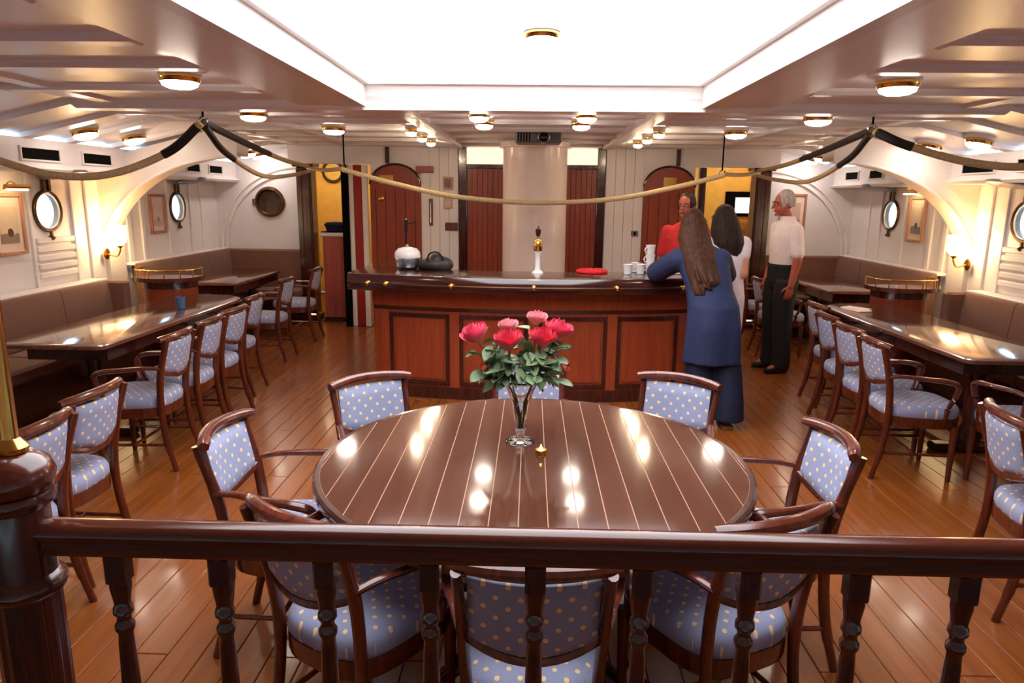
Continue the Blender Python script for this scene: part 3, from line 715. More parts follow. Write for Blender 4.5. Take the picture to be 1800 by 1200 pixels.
for k in range(4):
    a, b = edges[k] + .045, edges[k + 1] - .045
    for (p, q, z0, z1) in ((a, b, .12, .15), (a, b, .70, .73)):
        curve_band(p, q, z0, z1, .014, n=8).build('panel_moulding', MAHOG, bar, 40)
    for (p, q) in ((a, a + .03), (b - .03, b)): curve_band(p, q, .15, .70, .014, n=2).build('panel_moulding', MAHOG, bar, 40)
    curve_band(a + .05, b - .05, .17, .68, .009, n=8).build('raised_panel', REDW, bar, 40)
for xx in edges: curve_band(xx - .04, xx + .04, .10, .755, .012, n=2).build('stile', REDW, bar, 40)
# counter top: front slab with round nose and wings going aft
def nose(xa, xb, n=24):
    rs = []
    for k in range(n + 1):
        x = xa + (xb - xa) * k / n; f = by(x, .22); bk_ = by(x) + .33
        pr = [(f + .03, .93), (f + .006, .945), (f, .985), (f + .004, 1.04), (f + .02, 1.065), (f + .05, 1.07), (bk_, 1.07), (bk_, .93)]
        rs.append([(x, y, z) for y, z in pr])
    return MB().rings(rs)
nose(-1.55, 1.55).build('counter_top', wood('counter_mahogany', (40, 14, 12), (70, 28, 22), .15, (.1, 1, 1), 30, 0, .8), bar, 40)
for s in (-1, 1):
    MB().bb((s * 1.08, .4, .95), (s * 1.56, 1.45, 1.065), ch=.015).build('counter_wing', MATS['counter_mahogany'], bar, 0)
# back work shelf
MB().bb((-1.3, .15, .02), (1.3, .4, .86)).build('work_shelf', MAHOG, bar, 0)
P = [(x, by(x, .26), 1.0) for x in arc(-1.5, 1.5, 24)]
MB().tube(P, .007, 10).build('brass_rail', BRASSD, bar)
for xx in (-1.36, -1.2, -.66, 0.0, .66, 1.2, 1.36):
    m = MB(); y0 = by(xx, .22); y1 = by(xx, .26)
    m.lathe([(.018, 0), (.018, .008), (.008, .012), (.008, .04)], (xx, y0 + .005, 1.0), 12, (0, -1, 0)); m.ell((xx, y1, 1.0), (.02, .02, .02), n=12, m=8)
    m.build('rail_bracket', BRASS, bar)
# things on the bar
YW = 5.9
tp = thing('beer_tap', 'slim brass and white beer tap standing mid bar', 'tap', (.06, 5.86, 1.07))
MB().lathe([(.05, 0), (.05, .012), (.028, .03), (.022, .06), (.022, .16), (.03, .18), (.03, .19)], n=20).build('column', mat('porcelain', (236, 230, 226), .2, noise=0), tp)
MB().lathe([(.03, .19), (.036, .2), (.036, .26), (.03, .275), (.012, .29), (.01, .31)], n=20).build('head', BRASS, tp)
MB().tube([(0, -.03, .22), (0, -.07, .215), (0, -.085, .19)], .009, 8).build('spout', BRASS, tp)
MB().lathe([(.012, .31), (.02, .33), (.024, .37), (.012, .39), (.003, .4)], n=14).build('finial', MAHOG, tp)
cl = MB(); rng = random.Random(3)
ring = []
for lev, (k, z) in enumerate(((1, 0.002), (1.02, .012), (.97, .022), (.6, .034), (.2, .03))):
    ring.append([(.13 * k * math.cos(2 * math.pi * i / 28) * (1 + .08 * math.sin(5 * i)), .09 * k * math.sin(2 * math.pi * i / 28) * (1 + .07 * math.cos(3 * i)), z + .006 * math.sin(4 * i) * (lev > 1)) for i in range(28)])
cl.rings(ring); tag(cl.build('folded_cloth', mat('red_cloth', (200, 30, 34), .8, noise=.1, nscale=40), None, 60, (.53, 5.98, 1.072)), 'crumpled red cloth lying on the bar top', 'cloth')
# white cups and stack on the right of the bar
cup_m = MB().lathe([(.028, 0), (.032, .004), (.04, .08), (.043, .085), (.039, .08), (.029, .01), (.005, .008)], n=24).mesh('cup', MATS['porcelain'])
hd = MB().tube([(.036, 0, .065), (.06, 0, .062), (.066, 0, .042), (.055, 0, .022), (.034, 0, .022)], .005, 8).mesh('handle', MATS['porcelain'])
cl_lab = ['white cup on the bar, leftmost of the white cups', 'white cup on the bar, second of the white cups from the left', 'lowest white cup of the stack by the elbow of the person in blue', 'white cup in the stack, second from the bottom', 'topmost white cup of the stack on the bar', 'white cup behind the two leftmost cups on the bar']
for k, (x, y, z) in enumerate(((.82, 5.90, 0), (.93, 5.93, 0), (1.02, 6.0, 0), (1.02, 6.0, .078), (1.02, 6.0, .156), (.9, 6.07, 0))):
    c = thing('cup', cl_lab[k], 'cup', (x, y, 1.071 + z), rng.uniform(0, 6), 'white cups on the bar'); link('body', cup_m, c); link('handle', hd, c)
pap = MB(); pap.box((0, 0, .02), (.3, .22, .04), rz=.2, ch=.004); pap.box((.02, .01, .05), (.26, .2, .02), rz=-.1, ch=.003); pap.box((0, 0, .075), (.2, .18, .03), rz=.3, ch=.004)
tag(pap.build('napkin_pile', mat('white_paper', (240, 222, 216), .8, noise=.03), None, 0, (1.22, 6.04, 1.071)), 'pile of white napkins on the bar beside the cups', 'napkins')
ice = thing('ice_bucket', 'round white and steel ice bucket on the left of the bar', 'bucket', (-1.08, 6.12, 1.071))
MB().lathe([(.08, 0), (.1, .02), (.112, .09), (.11, .1)], n=32).build('bowl', STEEL, ice)
MB().lathe([(.112, .1), (.115, .11), (.108, .15), (.08, .18), (.03, .192), (.002, .194)], n=32).build('lid', MATS['porcelain'], ice)
MB().ell((0, 0, .2), (.016, .016, .014), n=12, m=8).build('knob', STEEL, ice)
bg = MB()
for (x, y, z, a, b, c) in ((0, 0, .05, .12, .08, .06), (.08, .0, .05, .1, .07, .07), (-.07, .02, .04, .08, .06, .05), (.03, 0, .1, .06, .05, .05)): bg.ell((x, y, z), (a, b, c))
hb = thing('handbag', 'dark slouched handbag lying on the bar beside the ice bucket', 'bag', (-.85, 6.1, 1.064))
link('body', remeshed(bg, 'body', mat('dark_bag_leather', (52, 42, 40), .5, noise=.3, nscale=12, bump=.3, bscale=20), .012, 3), hb)
MB().tube(smoothpath([(-.05, -.05, .09), (-.02, -.07, .15), (.05, -.07, .16), (.1, -.05, .09)]), .008, 8).build('strap', LEATH, hb)
# bottle stand items on the casing wall
def frame_pic(name, label, cat, c, wdt, hgt, axis, img, fr=MAHOG, group=None, th=.025, bd=.03):
    """axis: inward normal"""
    q = math.atan2(axis[0], -axis[1])
    t = thing(name, label, cat, c, q, group)
    m = MB()
    for sx in (-1, 1): m.box((sx * (wdt / 2 - bd / 2), -th / 2, 0), (bd, th, hgt), ch=.005)
    for sz in (-1, 1): m.box((0, -th / 2, sz * (hgt / 2 - bd / 2)), (wdt - 2 * bd, th, bd), ch=.005)
    m.build('frame', fr, t, 0)
    MB().box((0, -.004, 0), (wdt - 2 * bd + .004, .006, hgt - 2 * bd + .004)).build('mat_board', mat('picture_mount', (236, 214, 196), .5, noise=.03), t, 0)
    MB().box((0, -.009, -.01), (wdt - 2 * bd - .08 * wdt / .3, .004, (hgt - 2 * bd) * .66)).build('print', img, t, 0)
    return t
def sea_print(name, sky, sea, ship):
    m = bpy.data.materials.new(name); m.use_nodes = True; nt = m.node_tree; b = nt.nodes['Principled BSDF']; L = nt.links.new
    tc = nt.nodes.new('ShaderNodeTexCoord'); sp = nt.nodes.new('ShaderNodeSeparateXYZ'); L(tc.outputs['Generated'], sp.inputs[0])
    r = nt.nodes.new('ShaderNodeValToRGB'); e = r.color_ramp.elements; e[0].position = .32; e[0].color = lin(sea); e[1].position = .36; e[1].color = lin(sky)
    n = nt.nodes.new('ShaderNodeTexNoise'); n.inputs['Scale'].default_value = 6; L(tc.outputs['Generated'], n.inputs['Vector'])
    a = nt.nodes.new('ShaderNodeMath'); a.operation = 'MULTIPLY_ADD'; a.inputs[1].default_value = .16; L(n.outputs['Fac'], a.inputs[0]); L(sp.outputs[2], a.inputs[2]); L(a.outputs[0], r.inputs['Fac'])
    g_ = nt.nodes.new('ShaderNodeTexGradient'); g_.gradient_type = 'SPHERICAL'; mp = nt.nodes.new('ShaderNodeMapping'); mp.inputs['Location'].default_value = (-1.4, -.5, -1.0); mp.inputs['Scale'].default_value = (2.6, 1, 3.4)
    L(tc.outputs['Generated'], mp.inputs['Vector']); L(mp.outputs['Vector'], g_.inputs['Vector'])
    k = nt.nodes.new('ShaderNodeMath'); k.operation = 'GREATER_THAN'; k.inputs[1].default_value = .35; L(g_.outputs['Fac'], k.inputs[0])
    mx = nt.nodes.new('ShaderNodeMix'); mx.data_type = 'RGBA'; L(k.outputs[0], mx.inputs[0]); L(r.outputs['Color'], mx.inputs[6]); mx.inputs[7].default_value = lin(ship)
    L(mx.outputs[2], b.inputs['Base Color']); b.inputs['Roughness'].default_value = .5; b.inputs['Coat Weight'].default_value = .6; b.inputs['Coat Roughness'].default_value = .05
    return m
PR1 = sea_print('ship_print_dark', (232, 206, 170), (150, 120, 100), (70, 48, 40))
PR2 = sea_print('ship_print_pale', (232, 206, 196), (206, 172, 160), (170, 130, 124))
PR3 = sea_print('ship_print_grey', (236, 214, 190), (130, 118, 120), (90, 84, 90))
PR4 = sea_print('red_print', (200, 170, 160), (150, 60, 54), (96, 16, 22))
lightw = wood('light_frame_wood', (186, 130, 100), (214, 164, 130), .35, (1, 1, .2), 20)
frame_pic('framed_picture', 'lit framed ship picture on the left wall at the frame edge', 'picture', (-HX + .024, 5.66, 1.44), .36, .5, (1, 0), PR1, lightw)
frame_pic('framed_picture', 'pale framed picture in the far left booth beside the porthole', 'picture', (-HX + .004, 8.02, 1.47), .32, .44, (1, 0), PR2, wood('pink_frame_wood', (150, 92, 76), (186, 124, 104), .35, (1, 1, .2), 20))
frame_pic('framed_picture', 'framed grey ship picture in the far right booth beside the porthole', 'picture', (HX - .004, 8.0, 1.5), .34, .5, (-1, 0), PR3, lightw)
frame_pic('framed_picture', 'framed red picture on the end wall behind the person in white shirt', 'picture', (3.5, YB - .002, 1.52), .34, .52, (0, -1), PR4, wood('pink_frame_wood', (150, 92, 76), (186, 124, 104)))
def picture_light(x, y, z, s, label):
    t = thing('picture_light', label, 'lamp', (x, y, z), 0, 'brass picture lights')
    MB().tube(smoothpath([(0, 0, 0), (-s * .06, 0, .06), (-s * .12, 0, .03)]), .006, 8).build('arm', BRASS, t)
    MB().tube([(-s * .12, -.13, .02), (-s * .12, .13, .02)], .02, 12).build('shade', BRASS, t)
    MB().box((-s * .117, 0, -.003), (.024, .22, .012)).build('tube', emis('picture_light_glow', (255, 220, 160), 24.0), t, 0)
picture_light(-HX + .024, 5.66, 1.72, -1, 'brass picture light over the lit left wall picture')
picture_light(HX - .004, 8.0, 1.78, 1, 'brass picture light over the grey picture in the right booth')
# wall clock style porthole mirror on the left end wall
pm = thing('round_mirror', 'round dark brass porthole mirror on the far left end wall', 'mirror', (-3.56, YB - .001, 1.6))
MB().lathe([(.15, 0), (.2, 0), (.205, .02), (.19, .045), (.165, .05), (.15, .03)], n=40, axis=(0, -1, 0), cap=False).build('rim', BRASSD, pm)
MB().lathe([(.152, .006), (.152, .02)], n=40, axis=(0, -1, 0)).build('glass', mat('dark_mirror', (90, 78, 74), .08, .8, noise=.3, nscale=9), pm)
for a in range(0, 360, 60): MB().ell((.178 * math.cos(R(a)), -.05, .178 * math.sin(R(a))), (.014, .012, .014), n=10, m=6).build('bolt', BRASSD, pm)
MB().box((-.21, -.02, 0), (.05, .03, .08), ch=.006).build('hinge', BRASSD, pm, 0)
# small wall fittings on the casing
def plate(name, label, cat, x, z, w_, h_, m, extra=None):
    t = thing(name, label, cat, (x, YC + .03, z)); MB().box((0, -.012, 0), (w_, .022, h_), ch=.004).build('plate', m, t, 0)
    if extra: extra(t)
plate('notice_frame', 'small framed notice high on the white wall left of the bar door', 'notice', -1.06, 1.86, .13, .16, mat('notice_card', (196, 164, 148), .5), lambda t: [MB().box((0, -.025, 0), (.09, .004, .11)).build('card', mat('notice_print', (140, 104, 92), .5, noise=.5, nscale=60), t, 0)])
plate('notice_frame', 'small notice below the other on the white wall left of the bar door', 'notice', -1.06, 1.62, .11, .15, MATS['notice_card'], lambda t: [MB().box((0, -.025, 0), (.08, .004, .11)).build('card', mat('notice_pale', (214, 184, 170), .5), t, 0)])
plate('switch_panel', 'dark double switch panel low on the white wall behind the handbag', 'switch', -1.02, 1.32, .16, .1, mat('switch_dark', (80, 56, 52), .4), lambda t: [MB().box((sx, -.027, 0), (.05, .01, .06), ch=.003).build('rocker', mat('switch_red', (120, 40, 36), .4), t, 0) for sx in (-.035, .035)])
plate('switch_panel', 'small grey switch plate on the white wall right of the bar', 'switch', 1.32, 1.26, .09, .07, GREYD, lambda t: [MB().box((0, -.027, 0), (.03, .01, .04), ch=.003).build('rocker', BLACK, t, 0)])
plate('wall_thermometer', 'narrow dark thermometer board on the white wall beside the arched door', 'thermometer', -1.28, 1.5, .05, .34, mat('thermo_board', (120, 84, 76), .4), lambda t: [MB().tube([(0, -.028, -.13), (0, -.028, .12)], .006, 8).build('tube', STEEL, t)])
tb = thing('lever_stand', 'tall thin dark lever stand behind the ice bucket', 'stand', (-1.16, 6.5, 1.0645))
MB().lathe([(.06, 0), (.06, .012), (.012, .02), (.012, .3), (.02, .31), (.02, .42), (.004, .43)], n=18).build('column', mat('dark_steel', (60, 50, 50), .3, .8), tb)
MB().tube([(0, 0, .38), (.09, -.02, .4)], .008, 8).build('lever', MATS['dark_steel'], tb)

# ---- passage furnishings
cbn = thing('pedestal_cabinet', 'pinkish red wooden pedestal cabinet inside the left passage', 'cabinet', (-2.65, 9.6, 0))
MB().box((0, 0, .6), (.3, .42, 1.12), ch=.01).build('body', wood('pink_mahogany', (150, 66, 60), (182, 92, 84), .3), cbn, 0)
MB().box((0, 0, 1.18), (.36, .48, .05), ch=.012).build('top', WHITE, cbn, 0)
MB().box((0, 0, .03), (.33, .45, .06)).build('plinth', MAHOG, cbn, 0)
MB().box((.0, -.214, .62), (.2, .012, .8), ch=.004).build('door', MATS['pink_mahogany'], cbn, 0)
cp = thing('peaked_cap', 'dark blue peaked cap on the pink cabinet in the left passage', 'cap', (-2.67, 9.57, 1.207))
MB().lathe([(.12, 0), (.125, .05), (.15, .1), (.12, .13), (.02, .14)], n=28).build('crown', mat('navy_cloth', (24, 30, 66), .8, noise=.2, nscale=50), cp)
MB().prism([(.125 * math.cos(R(a)), .125 * math.sin(R(a))) for a in range(200, 341, 10)] + [(.2 * math.cos(R(a)), .2 * math.sin(R(a))) for a in range(330, 209, -10)], .002, .012).build('peak', BLACK, cp, 0)
wr_ = thing('wall_wreath', 'small dark rope wreath hung on the yellow left passage wall', 'wreath', (-3.46, 12.37, 2.1))
MB().tube([(.17 * math.cos(R(a)), 0, .17 * math.sin(R(a))) for a in range(0, 360, 12)], .025, 8, closed=True).build('ring', mat('wreath_dark', (70, 56, 30), .8, noise=.3, nscale=30), wr_)
MB().tube([(0, 0, .17), (0, .01, .24)], .006, 6).build('hanger', BRASSD, wr_)
for k, (x, m, lab) in enumerate(((-2.22, MAHOG, 'dark door jamb standing at the left passage opening'), (2.22, MAHOG, 'dark door jamb standing at the right passage opening'))):
    t_ = thing('door_jamb', lab, 'jamb', (x - math.copysign(.0, x), 9.05, 0)); s = math.copysign(1, x)
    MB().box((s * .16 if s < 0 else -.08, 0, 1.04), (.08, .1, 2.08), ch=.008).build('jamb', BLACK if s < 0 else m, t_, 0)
    if s > 0: MB().box((-.08, -.056, 1.04), (.04, .012, 2.0), ch=.004).build('fillet', m, t_, 0); continue
    MB().box((s * .085, .02, 1.04), (.06, .06, 2.08), ch=.006).build('white_lining', WHITE, t_, 0)
    MB().box((.0, .02, 1.04), (.10, .05, 2.08), ch=.006).build('red_strip', REDP, t_, 0)
    MB().box((-s * .09, .02, 1.04), (.07, .06, 2.08), ch=.006).build('white_lining', WHITE, t_, 0)
sc_ = thing('wall_monitor', 'dark framed bright screen on the yellow right passage wall', 'monitor', (3.6, 12.39, 1.62), 0)
MB().box((0, -.02, 0), (.52, .04, .42), ch=.01).build('casing', BLACK, sc_, 0)
MB().box((.06, -.042, -.02), (.3, .004, .26)).build('screen', emis('monitor_screen', (226, 232, 255), 1.6), sc_, 0)
gs = thing('slatted_screen', 'golden slatted wooden screen below the monitor in the right passage', 'screen', (3.6, 12.3, 0))
for k in range(9): MB().box((-.22 + .055 * k, 0, .72), (.035, .03, 1.2), ch=.004).build('slat', wood('golden_wood', (160, 104, 40), (206, 150, 70), .35), gs, 0)
for z in (.12, 1.32): MB().box((0, 0, z), (.54, .05, .05), ch=.006).build('rail', MATS['golden_wood'], gs, 0)

# ================================================================== RAILING
RY = 1.0
rl = thing('stair_railing', 'dark mahogany stair railing with turned balusters across the foreground', 'railing', (0, RY, 0))
prof = [(-.018, 1.142), (-.02, 1.148), (-.015, 1.153), (-.015, 1.163), (-.022, 1.168), (-.024, 1.178), (-.021, 1.187), (-.013, 1.193), (0, 1.1955), (.013, 1.193), (.021, 1.187), (.024, 1.178), (.022, 1.168), (.015, 1.163), (.015, 1.153), (.02, 1.148), (.018, 1.142)]
MB().rings([[(x, y, z) for y, z in prof] for x in (-.78, 1.6)]).build('handrail', wood('handrail_mahogany', (72, 30, 19), (94, 40, 26), .2, (.1, 1, 1), 24, 0, .3), rl, 40)
MB().box((.41, 0, .05), (2.38, .09, .08), ch=.01).build('bottom_rail', MAHOG, rl, 0)
bal_m = MB().lathe([(.014, .09), (.018, .14), (.02, .3), (.018, .5), (.0165, .75), (.0145, .9), (.0125, .98), (.011, 1.0), (.015, 1.008), (.015, 1.016), (.011, 1.022), (.011, 1.03), (.0155, 1.037), (.015, 1.046), (.012, 1.052), (.014, 1.066), (.0165, 1.082), (.0165, 1.143)], n=16).mesh('baluster', MAHOG)
bal_q = MB().box((0, 0, 1.116), (.033, .033, .052), ch=.004).mesh('block', MAHOG, 0)
k = 0
for i in range(14):
    x = -.65 + i * .1663
    b_ = link('baluster', bal_m, rl, (x, 0, 0)); link('block', bal_q, b_)
nw = thing('newel_post', 'fluted dark mahogany newel post with domed cap at the left edge', 'post', (-.805, RY, 0))
MB().lathe([(.062, 0), (.062, .1), (.052, .12), (.05, .16), (.049, 1.07)], n=60, flute=14, fd=.07).build('shaft', MAHOG, nw, 60)
MB().lathe([(.049, 1.068), (.057, 1.075), (.06, 1.085), (.057, 1.096), (.048, 1.104), (.047, 1.215), (.055, 1.222), (.058, 1.232), (.055, 1.242)], n=40).build('collar', MAHOG, nw)
MB().lathe([(.052, 1.242), (.058, 1.25), (.062, 1.268), (.055, 1.288), (.036, 1.302), (.022, 1.308), (.002, 1.309)], n=40).build('cap', CHAIRW, nw)
bp_ = thing('brass_pole', 'slim brass pole rising from the newel post to the ceiling', 'pole', (-.797, RY, 1.307))
MB().lathe([(.012, .012), (.012, 1.053)], n=20).build('tube', BRASS, bp_)
MB().lathe([(.022, 0), (.024, .008), (.016, .018), (.012, .022)], n=20).build('flange', BRASS, bp_)

# ================================================================== ROPES
def hook(x, y, z, ztop, label):
    t_ = thing('rope_hook', label, 'hook', (x, y, z), 0, 'ceiling rope hooks')
    MB().tube([(0, 0, .04), (0, 0, ztop - z)], .008, 8).build('rod', BLACK, t_)
    MB().tube([(.03 * math.cos(R(a)), 0, .03 * math.sin(R(a)) + .01) for a in range(90, 420, 20)], .008, 8).build('ring', STEEL, t_)
def rope(pts, label, r=.026, sleeves=()):
    P = smoothpath(pts, 10); t_ = thing('rope', label, 'rope', tuple(P[0]), 0, 'decorative rope swags'); o = P[0]
    Q = [p - o for p in P]
    MB().tube(Q, r, 10).build('cord', ROPE, t_)
    for (a, b) in sleeves:
        i, j = int(a * (len(Q) - 1)), int(b * (len(Q) - 1)); MB().tube(Q[i:j + 1], r * 1.18, 10).build('leather_sleeve', LEATH, t_)
for s, sd in ((-1, 'left'), (1, 'right')):
    hx, hy, hz = (-2.36, 5.17, 2.2) if s < 0 else (2.46, 5.35, 2.2)
    hook(hx, hy - .02, hz, 2.36 if s < 0 else 2.36, 'ceiling hook on the %s holding three rope swags' % sd)
    zz = 0 if s < 0 else 0.09
    rope([(hx, hy - .06, hz - .01), (s * 2.62, 5.12, 1.99 + zz), (s * 3.0, 5.02, 1.83 + zz * 1.5), (s * 3.35, 4.9, 1.82 + zz * 1.3), (s * 3.72, 4.78, 1.94 + zz), (s * 3.96, 4.7, 2.04 + zz * .5)],
         'cream rope swag from the %s ceiling hook towards the near wall' % sd, .027, ((.02, .22),))
    px, py, pz = s * 2.9, YB - .34, 2.06
    a = Vector((hx, hy, hz)); b = Vector((px, py, pz))
    rope([a, a.lerp(b, .3) + Vector((0, 0, -.03)), a.lerp(b, .65) + Vector((0, 0, -.04)), b], 'taut rope from the %s ceiling hook to the timber post head' % sd, .024, ((.03, .5),))
    rope([a + Vector((0, 0, -.03)), a.lerp(b, .12) + Vector((-s * .0, 0, -.17)), a.lerp(b, .4) + Vector((0, 0, -.27)), a.lerp(b, .75) + Vector((0, 0, -.17)), b + Vector((0, -.0, -.06))], 'slack rope swag from the %s ceiling hook to the timber post' % sd, .022, ((.02, .3),))
    c = Vector((s * 1.96, 7.4, 1.97 if s < 0 else 1.95))
    hook(c.x, c.y + .05, c.z, 2.37, 'thin ceiling hook at the %s end of the long rope swag' % sd)
    hook(s * 2.7, 9.1, 2.12, 2.4 - .0, 'thin ceiling hook beside the %s timber post' % sd)
    rope([b + Vector((0, -.03, -.02)), b.lerp(c, .5) + Vector((0, 0, -.03)), c], 'short rope from the %s timber post to the thin hook' % sd, .022)
rope([(-1.96, 7.37, 1.96), (-1.45, 7.34, 1.83), (-.8, 7.32, 1.70), (0.0, 7.32, 1.645), (.8, 7.32, 1.685), (1.45, 7.34, 1.81), (1.96, 7.37, 1.94)], 'long pale rope swag hanging across the room above the bar', .026)

# ================================================================== VASE, ROSES, SMALL TABLE THINGS
VX, VY, VZ = -.03, 2.62, .7535
va = thing('glass_vase', 'clear footed trumpet vase of roses on the round table', 'vase', (VX, VY, VZ))
outer = [(.056, 0), (.058, .004), (.05, .009), (.02, .018), (.016, .03), (.019, .045), (.022, .06), (.026, .1), (.034, .16), (.05, .21), (.068, .245), (.078, .258)]
inner = [(.074, .257), (.064, .243), (.045, .208), (.029, .16), (.021, .1), (.016, .06), (.008, .05), (.001, .048)]
MB().lathe(outer + inner, n=40).build('body', GLASS, va, 60)
MB().lathe([(.001, .0485), (.0075, .0505), (.0155, .0605), (.0205, .1), (.0285, .16), (.031, .17), (.001, .17)], n=32).build('water', WATER, va, 60)
LEAFG = mat('rose_leaf_green', (122, 148, 106), .45, noise=.35, nscale=14)
STEMG = mat('rose_stem_green', (70, 90, 46), .5, noise=.15)
def petal_mat(n, c): return mat(n, c, .55, noise=.2, nscale=20, sheen=.2)
PK1, PK2, PK3 = petal_mat('pink_petal', (232, 66, 104)), petal_mat('deep_pink_petal', (226, 40, 74)), petal_mat('pale_pink_petal', (246, 150, 160))
ORB = petal_mat('orange_bud', (206, 84, 50))
def leaf_mesh():
    m = MB(); vs = []; n_ = 7
    for k in range(n_ + 1):
        u = k / n_; wd = .021 * math.sin(math.pi * min(1, u * .96 + .03)) ** .8; z = -.016 * u * u
        vs += [(-wd, .072 * u, z + .004), (0, .072 * u, z - .003), (wd, .072 * u, z + .004)]
    fs = []
    for k in range(n_):
        for i in range(2): a = k * 3 + i; fs.append((a, a + 1, a + 4, a + 3))
    m.add(vs, fs); return m.mesh('leaf', LEAFG, 80)
leaf_me = leaf_mesh()
def bloom_mesh(m_, r, npet, open_, seed):
    rg = random.Random(seed); mb = MB()
    for k in range(npet):
        f = k / (npet - 1); Rm = r * (.22 + .78 * f); ang = k * 2.399 + rg.uniform(-.15, .15); h = r * (1.5 - .32 * f) * rg.uniform(.94, 1.06); half_ = 1.2 - .3 * f
        vs = []
        for j in range(6):
            v = j / 5; rr = Rm * math.sin(math.pi * (.06 + .6 * v)) + open_ * r * .42 * f ** 2 * v ** 3; z = h * (v ** .85) - r * .2 * f * open_ * v ** 4
            for i in range(6):
                a = ang + (i / 5 - .5) * 2 * half_ * (1 - .3 * v ** 4); zz = z - .16 * h * (abs(i - 2.5) / 2.5) ** 2 * v
                vs.append((rr * math.cos(a), rr * math.sin(a), zz))
        mb.add(vs, [(j * 6 + i, j * 6 + i + 1, j * 6 + i + 7, j * 6 + i + 6) for j in range(5) for i in range(5)])
    return mb.mesh('bloom', m_, 80)
roses = [((-.165, -.02, .405), PK1, .046, 14, 'large pink rose at the left of the vase, leaning out'),
         ((-.045, -.06, .385), PK2, .05, 16, 'big deep pink rose in front middle of the bouquet'),
         ((-.055, .05, .43), PK3, .034, 12, 'small pale pink rose just above the big middle rose'),
         ((.055, .03, .465), PK3, .034, 12, 'highest pale pink rose at the top of the bouquet'),
         ((.075, -.05, .40), PK2, .046, 14, 'deep pink rose right of the bouquet middle'),
         ((.13, .01, .415), PK1, .048, 14, 'pink rose at the right of the vase'),
         ((-.135, -.05, .30), ORB, .018, 7, 'small orange bud low on the left of the bouquet'),
         ((.16, -.04, .30), ORB, .018, 7, 'small orange bud low on the right of the bouquet')]
rg = random.Random(11)
for k, (tip, m_, r_, npt, lab) in enumerate(roses):
    t_ = thing('rose', lab, 'flower', (VX, VY, VZ), 0, 'roses in the glass vase')
    a0 = R(45 * k); base = Vector((.007 * math.cos(a0), .007 * math.sin(a0), .056)); neck_p = Vector((.05 * math.cos(math.atan2(tip[1], tip[0])), .05 * math.sin(math.atan2(tip[1], tip[0])), .245))
    path = smoothpath([base, base.lerp(neck_p, .5) * 1.0 + Vector((0, 0, -.005)) - Vector((neck_p.x, neck_p.y, 0)) * .22, neck_p * .95, Vector(tip).lerp(neck_p, .4), Vector(tip)], 5)
    MB().tube(path, [.0022 + .0009 * (i / len(path)) for i in range(len(path))], 6).build('stem', STEMG, t_)
    b_ = link('bloom', bloom_mesh(m_, r_ * 1.15, npt + 5, .62 if r_ > .02 else .1, k), t_, tip)
    d = (Vector(tip) - neck_p).normalized(); b_.rotation_mode = 'QUATERNION'; b_.rotation_quaternion = Vector((0, 0, 1)).rotation_difference(d.lerp(Vector((0, -.25, .9)), .4).normalized())
    nl = 22 if r_ > .02 else 7
    for q in range(nl):
        f = rg.uniform(.12, .85); p = neck_p.lerp(Vector(tip), f) + Vector((rg.uniform(-.05, .05), rg.uniform(-.045, .045), rg.uniform(-.01, .02)))
        lf = link('leaf', leaf_me, t_, p); lf.rotation_euler = (rg.uniform(-.9, .6), rg.uniform(-.7, .7), math.atan2(p.y, p.x) - math.pi / 2 + rg.uniform(-1.4, 1.4)); sc = rg.uniform(.75, 1.15); lf.scale = (sc, sc, sc)
tl = thing('tea_light', 'small glowing tea light holder beside the vase on the round table', 'candle', (.05, 2.475, .7535))
MB().lathe([(.02, 0), (.022, .004), (.022, .024), (.019, .024), (.019, .006), (.002, .006)], n=24).build('holder', BRASS, tl)
MB().lathe([(.0185, .0065), (.0185, .018), (.002, .019)], n=20).build('wax', mat('candle_wax', (250, 210, 180), .5, noise=0, emit=(255, 170, 110), estr=.5), tl)
MB().lathe([(.0005, .018), (.005, .024), (.0045, .032), (.0005, .044)], n=10).build('flame', emis('flame', (255, 190, 110), 12.0), tl)
bgm = thing('blue_tumbler', 'small blue glass tumbler on the long left table', 'glass', (-2.93, 5.72, .7505))
MB().lathe([(.028, 0), (.032, .004), (.038, .1), (.035, .1), (.029, .008), (.002, .006)], n=24).build('body', mat('blue_glass', (110, 150, 200), .1, noise=0, trans=.5), bgm)
MB().lathe([(.029, .03), (.0345, .032), (.036, .06), (.0345, .064)], n=24, cap=False).build('band', MATS['blue_glass'], bgm)
pc = thing('menu_sheets', 'white menu sheets lying on the far end of the long right table', 'papers', (2.9, 6.2, .7505), .3)
for k in range(3): MB().box((.02 * k, .03 * k, .0015 + .0028 * k), (.15, .21, .002), rz=.15 * k).build('sheet', MATS['white_paper'], pc, 0)

# ================================================================== PEOPLE
SKIN = mat('skin_tone', (206, 142, 116), .5, noise=.05, nscale=30)
SKIN2 = mat('skin_sunned', (176, 92, 72), .5, noise=.06, nscale=30)
def hairm(n, c1, c2):
    m = wood(n, c1, c2, .6, (1, 1, .12), 60, 0, 0.0); m.node_tree.nodes['Principled BSDF'].inputs['Specular IOR Level'].default_value = .2; return m
def ering(c, rx, ry, n=20, yaw=0.0):
    return [(c[0] + rx * math.cos(a) * math.cos(yaw) - ry * math.sin(a) * math.sin(yaw), c[1] + rx * math.cos(a) * math.sin(yaw) + ry * math.sin(a) * math.cos(yaw), c[2]) for a in [2 * math.pi * i / n for i in range(n)]]
def spine(J, z):
    P = [Vector(J['pelvis']), Vector(J['waist']), Vector(J['chest']), Vector(J['neck'])]
    if z <= P[0].z: return P[0]
    for a, b in zip(P[:-1], P[1:]):
        if z <= b.z: return a.lerp(b, (z - a.z) / (b.z - a.z))
    return P[-1]
